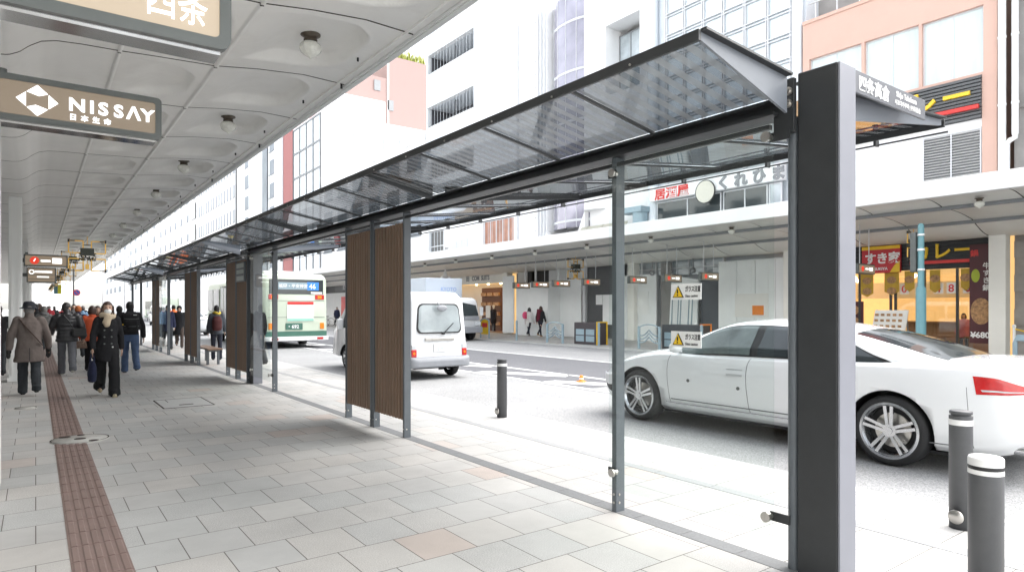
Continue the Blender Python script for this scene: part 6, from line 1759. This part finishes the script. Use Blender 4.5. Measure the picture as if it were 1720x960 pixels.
        if hair in ('long','bob') or turn or detail:      # keep the face free of hair
            me = o.data; bm = bmesh.new(); bm.from_mesh(me); inv = hq.to_matrix().inverted()
            kill = [v for v in bm.verts if (lambda q: q.y > .035*s and q.z < .052*s and abs(q.x) < .070*s)(inv @ (v.co-hc))]
            bmesh.ops.delete(bm, geom=kill, context='VERTS'); bm.to_mesh(me); bm.free()
    if hat:
        b = MB(); c = hv(0,-.005,.045)
        pr = [(0,.115),(.05,.113),(.082,.10),(.093,.06),(.098,.02),(.102,.005),(.15,-.018),(.152,-.024),(.10,-.008),(.09,0)]
        b.lathe([(r*s,z*s) for r,z in pr[::-1]], c, n=28); o = b.build('hat', hat, root)
        b = MB(); b.lathe([(.1005*s,.004*s),(.0975*s,.034*s)], c, n=28); b.build('hat_band', M['black'], o)
    if hood:
        b = Blob(); b.ell(hv(0,-.02,.02), (.098*s,.108*s,.122*s), hq); b.bake('woollen_hat', hood, root, vox, 2)
    if scarf:
        b = Blob(); n = 14
        for i in range(n):
            a = 2*math.pi*i/n; a2 = 2*math.pi*(i+1)/n; p = T(.088*math.cos(a), .02+.088*math.sin(a), 1.455+.02*math.sin(a*2)); q = T(.088*math.cos(a2), .02+.088*math.sin(a2), 1.455+.02*math.sin(a2*2))
            b.cap(p, q, .048*s, .048*s, 10)
        if mask: b.cap(T(-.01,.12,1.42), T(.02,.145,1.30), .055*s, .05*s); b.cap(T(.02,.12,1.42), T(.05,.13,1.34), .045*s, .04*s)
        b.bake('scarf', scarf, root, vox, 3, .02)
    if mask:
        b = Blob(); b.ell(hv(0,.062,-.055), (.060*s,.052*s,.050*s), hq); b.ell(hv(0,.088,-.035), (.026*s,.026*s,.03*s), hq); o = b.bake('face_mask', M['white'], root, .007, 2)
    if detail:
        for sd in (-1,1):
            b = MB(); b.ell(hv(sd*.030,.0835,.012), (.013*s,.008*s,.006*s), 10, 6); b.build('eye', M['black'], root)
            b = MB(); b.bar(hv(sd*.016,.088,.030), hv(sd*.046,.079,.032), .006*s, .004*s); b.build('eyebrow', hm, root)
    return root, dict(T=T, el=el, wr=wr, hands=hands, an=an, hip=hip, s=s, hc=hc, dz=dz)

def place(root, x, y, rz, z=0):
    root.location = (x,y,z); root.rotation_euler = (0,0,R(rz))

def strap(j, root_, pts, m, w=.035, th=.012, name='strap'):
    b = MB()
    for p, q in zip(pts, pts[1:]): b.bar(p, q, th, w, up=(0,1,0))
    return b.build(name, m, root_)

# man in a hat and long coat with a strap across his back
p, j = person('man in a long brown coat and dark brimmed hat with a strap across his back', 1.60, 10, (-4,14,10), (6,14,12), 2,
    ('coat', cl('taupe_coat', (.15,.125,.115), var=.18, sc=5), .62, .045), (cl('dark_trousers', (.042,.047,.053)), .088, .078), M['black'], 'short', 'hairgrey', cl('felt_hat', (.035,.037,.045)), build=1.10, gloves=True)
T = j['T']; strap(j, p, [T(-.155,-.085,1.42), T(-.08,-.155,1.30), T(.03,-.172,1.15), T(.12,-.165,1.03), T(.19,-.10,.93)], cl('brown_leather', (.05,.028,.022)), .035, .012)
b = MB(); 
b.bar(T(0,-.160,.88), T(0,-.172,.64), .006, .01); b.build('back_vent', M['black'], p)
place(p, -.09, 14.15, 2)
# man in a black quilted jacket
p, j = person('man in a black quilted jacket and grey trousers walking away with a black shoulder bag', 1.66, 18, (18,16,35), (-6,18,25), 2,
    ('jacket', mat('black_quilt', (.024,.024,.027), .35, 0, .2, 12, .1, 80), .80, .02), (cl('grey_trousers', (.13,.135,.15)), .088, .074), cl('pale_trainers', (.45,.44,.40)), 'short', 'hairblack', puffy=True, build=1.10, turn=-50)
place(p, .57, 17.8, 0)
sb = thing('shoulder_bag', 'black shoulder bag on the hip of the man in the quilted jacket', 'bag', (.77,17.62,1.0))
b = MB(); b.box(.66,17.56,.86,.93,17.66,1.06); b.build('bag_body', M['black'], sb, .03)
b = MB(); b.tube([(.68,17.60,1.05),(.60,17.615,1.22),(.50,17.64,1.36)],.010,6); b.build('strap', M['black'], sb)
# woman in an orange coat with a handbag
p, j = person('woman in an orange coat with bobbed brown hair walking away behind the masked woman', 1.58, 14, (4,10,20), (-6,12,12), 2,
    ('jacket', cl('orange_coat', (.62,.115,.05), var=.10, sc=6), .80, .02), (cl('black_trousers', (.012,.012,.014)), .078, .058), M['black'], 'bob', 'hairbrown', build=1.0)
place(p, 1.10, 18.6, 0)
hb = thing('handbag', 'small brown checked handbag held by the woman in the orange coat', 'bag', (.86,18.4,.6))
b = MB(); b.prism([(.74,.56),(.99,.56),(.96,.74),(.77,.74)],'y',18.34,18.46); b.build('bag_body', mat('checked_brown', (.17,.11,.08), .6, 0, .5, 30), hb, .015)
b = MB(); b.tube([(.79,18.4,.74),(.81,18.4,.86),(.86,18.4,.90),(.91,18.4,.86),(.94,18.4,.74)],.008,6); b.build('handle', cl('brown_leather', (.05,.028,.022)), hb)
# masked woman walking this way
p, j = person('woman in a black coat, cream scarf and white face mask walking this way', 1.63, 13, (-14,9,10), (10,10,12), 1,
    ('coat', cl('black_wool', (.020,.020,.023), var=.25), .64, .03), (cl('black_flares', (.022,.022,.024)), .082, .092), cl('beige_shoes', (.45,.38,.26)), 'long', 'hairbrown', scarf=cl('cream_scarf', (.55,.45,.33), bump=.6), mask=True, vox=.011, build=.90)
T = j['T']
for z in (1.20,1.08,.96):
    for x in (-.055,.055):
        q = T(x,.139,z); b = MB(); b.cyl(q, q+V3((0,.014,0)), .014, n=12); b.build('coat_button', M['signframe'], p)
q = T(-.07,.145,.90); b = MB(); b.cyl(q, q+V3((0,.012,0)), .013, n=12); b.build('coat_button', M['white'], p)
place(p, .99, 13.05, 180)
hd = j['hands'][1]       # right hand, on the left of the view
hx, hy, hz = .99-hd.x, 13.05-hd.y, hd.z
bag = thing('tote_bag', 'navy soft bag hanging from the masked woman\'s hand', 'bag', (hx,hy,hz-.5))
B = Blob(); B.rings([(hx-.0,hy,hz-.47,.05,.13),(hx,hy,hz-.44,.062,.15),(hx,hy,hz-.30,.068,.155),(hx,hy,hz-.17,.055,.15),(hx,hy,hz-.12,.035,.14)]); B.bake('bag_body', cl('navy_nylon', (.018,.022,.05)), bag, .01, 3, .015)
for dx in (-.02,.02):
    b = MB(); b.tube([(hx+dx*1.4,hy-.09,hz-.14),(hx+dx,hy-.05,hz-.03),(hx,hy,hz+.005),(hx+dx,hy+.05,hz-.03),(hx+dx*1.4,hy+.09,hz-.14)],.009,6); b.build('handle', cl('navy_nylon', ()), bag)
# man with a backpack
p, j = person('man in a black jacket and blue jeans walking away with a black backpack', 1.68, 16, (14,14,30), (-8,14,20), 2,
    ('jacket', cl('black_jacket', (.020,.020,.023)), .93, .015), (mat('blue_denim', (.065,.105,.20), .8, 0, .3, 7, .2, 120), .090, .072), cl('grey_trainers', (.11,.11,.105)), 'short', 'hairblack', build=1.02)
place(p, 1.78, 17.5, 0)
k = thing('backpack', 'black backpack with side pockets on the man in blue jeans', 'backpack', (1.78,17.25,1.1))
B = Blob(); s_ = 1.0; x, y = 1.78, 17.27
B.rings([(x,y,.98,.13,.085),(x,y-.01,1.03,.165,.115),(x,y-.02,1.20,.168,.12),(x,y,1.36,.15,.095),(x,y+.02,1.43,.10,.05)]); B.rings([(x,y-.10,1.02,.10,.04),(x,y-.12,1.08,.125,.055),(x,y-.12,1.2,.12,.05),(x,y-.10,1.25,.08,.03)])
for sd in (-1,1): B.ell((x+sd*.165,y,1.08),(.035,.06,.08))
B.bake('pack', cl('pack_nylon', (.024,.024,.027)), k, .011, 3, .012)
b = MB(); b.box(x+.03,y-.128,1.345,x+.10,y-.112,1.362); b.build('logo_patch', M['white'], k); b = MB(); b.box(x-.185,y-.09,1.12,x-.165,y-.07,1.15); b.build('tag', M['yellow'], k)
b = MB()
for z in (1.27,1.10): b.tube([(x-.15,y-.07,z),(x-.06,y-.175,z-.01),(x+.06,y-.175,z-.01),(x+.15,y-.07,z)],.006,5)
b.build('zip', M['signframe'], k)

# people farther off
FAR = dict(vox=.018, detail=False)
gcrowd = 'pedestrians farther along the walkway'
def far(label, x, y, rz, **kw):
    a = dict(FAR); a.update(group=gcrowd); a.update(kw); p, j = person(label, **a); place(p, x, y, rz); return p
blk = cl('black_wool', ()); nav = cl('navy_coat', (.03,.035,.075)); gry = cl('grey_coat', (.16,.16,.165)); dkt = cl('dark_trousers', ())
far('person in a black coat with folded arms half hidden by the second arcade column', -.66, 17.9, 0, H=1.6, top=('coat', blk, .62, .02), legs=(dkt,.08,.06), shoes=M['black'], ra=(35,10,60), la=(35,10,60))
far('person with grey hair and a patterned scarf just past the man in the hat', .20, 23.5, 0, H=1.6, top=('coat', cl('patterned_grey', (.17,.17,.165), var=.7, sc=14), .68, .02), legs=(dkt,.08,.06), shoes=M['black'], hairm='hairgrey', scarf=gry)
far('dark haired person in a black coat behind the man in the hat', 0.0, 25.2, 0, H=1.68, top=('coat', blk, .7, .02), legs=(dkt,.08,.06), shoes=M['black'])
far('person in a dark brown jacket behind the man in the hat', .10, 27.5, 0, H=1.70, top=('jacket', cl('brown_jacket', (.06,.04,.035)), .8, .02), legs=(dkt,.08,.06), shoes=M['black'], hairm='hairbrown')
far('person in a navy coat and orange woollen hat past the man in the quilted jacket', 1.02, 23.2, 0, H=1.60, top=('jacket', nav, .78, .02), legs=(dkt,.08,.06), shoes=M['black'], hood=cl('orange_wool', (.50,.16,.06)))
far('woman with long brown hair facing this way between the orange coat and the masked woman', 1.40, 21.6, 180, H=1.60, top=('coat', cl('brown_coat', (.08,.05,.04)), .7, .02), legs=(dkt,.08,.06), shoes=M['black'], hair='long', hairm='hairbrown')
far('person in a dark jacket just left of the man with the backpack', 1.86, 20.8, 0, H=1.60, top=('jacket', cl('charcoal_jacket', (.03,.03,.033)), .8, .02), legs=(dkt,.08,.06), shoes=M['black'])
far('person in a short black coat walking alone where the walkway is clear', .95, 50, 0, H=1.68, top=('coat', blk, .72, .02), legs=(blk,.08,.06), shoes=M['black'])
far('person in a navy jacket walking alone beside the one in black', .58, 46, 0, H=1.66, top=('jacket', nav, .78, .02), legs=(nav,.08,.06), shoes=M['black'])
far('person in a pale blue jacket far off behind the orange coat', 1.75, 36, 0, H=1.6, top=('jacket', cl('pale_blue', (.20,.33,.50)), .8, .02), legs=(dkt,.08,.06), shoes=M['black'])
rr = random.Random(11)
for i in range(12):
    c = [blk, nav, gry, cl('brown_coat', ()), cl('charcoal_jacket', ()), cl('red_coat', (.30,.03,.04))][i % 6]; cn = ['black','navy','grey','brown','charcoal','dark red'][i % 6]
    lb = [f'distant pedestrian in a {cn} coat, near the middle of the crowd', f'distant pedestrian in a {cn} coat, deep in the crowd'][i//6]
    far(lb, rr.uniform(-.1,2.3), 31+2.6*i, rr.choice((0,180)), H=rr.uniform(1.55,1.74), top=('coat', c, rr.uniform(.6,.8), .02), legs=(dkt,.08,.06), shoes=M['black'], stride=rr.choice((-16,14,18)), vox=.024, hair=rr.choice(('short','short','long')), hairm=rr.choice(('hairblack','hairbrown','hairgrey')))
# around the second shelter
g2_ = 'people waiting by the second shelter'
far('person in a long black coat and dark cap facing this way beside the shelter', 4.46, 27.7, 170, H=1.63, top=('coat', blk, .55, .03), legs=(cl('taupe_trousers', (.09,.07,.06)),.08,.06), shoes=M['black'], hood=cl('dark_cap', (.02,.02,.022)), group=g2_, detail=True)
pp = far('person in a grey blue jacket with a yellow hood waiting by the bench', 4.29, 20.5, -10, H=1.60, stride=4, top=('jacket', cl('slate_jacket', (.075,.085,.10)), .80, .01), legs=(cl('dark_jeans', (.025,.028,.04)),.078,.06), shoes=M['black'], scarf=cl('yellow_hood', (.62,.45,.06)), group=g2_)
k = thing('backpack', 'maroon backpack on the person with the yellow hood', 'backpack', (4.29,20.3,1.1))
B = Blob(); B.rings([(4.26,20.31,.86,.11,.06),(4.26,20.29,.93,.135,.09),(4.26,20.29,1.15,.135,.09),(4.26,20.31,1.28,.09,.05)]); B.bake('pack', cl('maroon_nylon', (.085,.03,.03)), k, .015, 3)
far('person in a dark suit stepping away beyond the far glass pane', 4.58, 17.3, 0, H=1.68, stride=20, top=('jacket', cl('charcoal_jacket', ()), .80, .01), legs=(dkt,.082,.066), shoes=M['black'], group=g2_)
far('worker in an orange vest behind the person in the long black coat', 4.85, 31.5, 0, H=1.68, top=('jacket', cl('orange_vest', (.85,.20,.06)), .85, .01), legs=(dkt,.08,.06), shoes=M['black'], group=g2_)
far('second worker in an orange vest farther along the shelter', 4.55, 33.5, 180, H=1.66, top=('jacket', cl('orange_vest', ()), .85, .01), legs=(dkt,.08,.06), shoes=M['black'], group=g2_)
far('person in a dark coat behind the glass of the farthest shelter', 3.95, 27.0, 180, H=1.66, top=('coat', nav, .7, .01), legs=(dkt,.08,.06), shoes=M['black'], group=g2_)
# across the street
g3_ = 'pedestrians on the opposite pavement'
p = far('woman in a white jacket with a pink backpack on the opposite pavement', 21.72, 27.95, -65, H=1.58, top=('jacket', cl('white_jacket', (.72,.71,.70)), .82, .015), legs=(cl('dark_jeans', ()),.07,.05), shoes=cl('pale_trainers', ()), hair='long', group=g3_, vox=.013, detail=True)
k = thing('backpack', 'pink backpack on the woman in the white jacket', 'backpack', (21.55,28.15,1.1))
B = Blob(); B.rings([(21.52,28.02,.95,.10,.10),(21.50,28.05,1.05,.12,.12),(21.50,28.05,1.22,.12,.12),(21.53,28.03,1.33,.08,.08)]); B.bake('pack', cl('pink_nylon', (.75,.10,.22)), k, .014, 3)
b = thing('shopping_bag', 'white carrier bag held by the woman in the white jacket', 'bag', (21.5,27.7,.6)); B = Blob(); B.rings([(21.42,27.72,.52,.10,.06),(21.42,27.72,.75,.12,.05),(21.42,27.72,.86,.03,.02)]); B.bake('bag_body', M['white'], b, .014, 3)
far('woman in a dark jacket with a long wine red scarf on the opposite pavement', 21.72, 26.95, -70, H=1.66, stride=20, top=('jacket', cl('charcoal_jacket', ()), .86, .01), legs=(cl('dark_jeans', ()),.066,.045), shoes=cl('tan_shoes', (.40,.24,.10)), hair='long', hairm='hairbrown', scarf=cl('wine_scarf', (.13,.02,.035)), group=g3_, vox=.013, detail=True)
k = thing('scarf', 'long wine red scarf end hanging down the dark jacket', 'scarf', (21.6,26.9,1.2))
B = Blob(); B.cap((21.60,27.0,1.42),(21.575,27.02,.86),.07,.06); B.cap((21.62,26.90,1.42),(21.60,26.9,.95),.05,.05); B.bake('scarf_end', cl('wine_scarf', ()), k, .014, 2, .02)
far('person in a navy coat beside the bicycles at the dark shop front', 20.8, 53.6, 170, H=1.66, top=('coat', nav, .7, .02), legs=(dkt,.08,.06), shoes=M['black'], group=g3_)
# a diner seen through the restaurant glass
far('diner with dark hair seen through the restaurant window', 24.5, 8.3, 90, H=1.35, stride=0, top=('jacket', cl('pink_top', (.55,.18,.22)), .7, .02), legs=(dkt,.08,.06), shoes=M['black'], hair='bob', group=None)
# ------------------------------------ every loose piece of these parts becomes a part of its own
SPLIT = {'pendant','shelf_goods','dish_picture','front_glazing','hanger','lit_panel','spandrel','corner_column','upper_panel','side_window','bay_band','poster','exhaust','rear_seat','mud_flap','pendant_lamp','ceiling_spot','gloves',
         'white_board','price_card','facade_rib','shop_window','food_poster','panel_moulding','counter','corner_clip','reflector','roof_pane','stair','panel','louvre_panel','glazing_rail','upper_window','red_display'}
def islands(me):
    n = len(me.vertices); par = list(range(n))
    def find(a):
        while par[a] != a: par[a] = par[par[a]]; a = par[a]
        return a
    for e in me.edges:
        a, b = find(e.vertices[0]), find(e.vertices[1])
        if a != b: par[a] = b
    g = {}
    for p in me.polygons: g.setdefault(find(p.vertices[0]), []).append(p)
    return list(g.values())
for o in list(COL.objects):
    if o.type != 'MESH' or o.parent is None or o.name.split('.')[0] not in SPLIT: continue
    me = o.data; isl = islands(me)
    if not 2 <= len(isl) <= 40: continue
    kids = [c for c in COL.objects if c.parent == o]
    for k, ps in enumerate(isl):
        ids = {}; vs = []; fs = []
        for p in ps:
            f = []
            for v in p.vertices:
                if v not in ids: ids[v] = len(vs); vs.append(tuple(me.vertices[v].co))
                f.append(ids[v])
            fs.append(f)
        nm = {'gloves':'glove'}.get(o.name.split('.')[0], o.name.split('.')[0])
        m2 = bpy.data.meshes.new(nm); m2.from_pydata(vs, [], fs)
        for m in me.materials: m2.materials.append(m)
        m2.polygons.foreach_set('use_smooth', [p.use_smooth for p in ps]); m2.polygons.foreach_set('material_index', [p.material_index for p in ps]); m2.update()
        if k == 0: o.data = m2; o.name = nm
        else:
            c = o.copy(); c.data = m2; COL.objects.link(c); c.name = nm
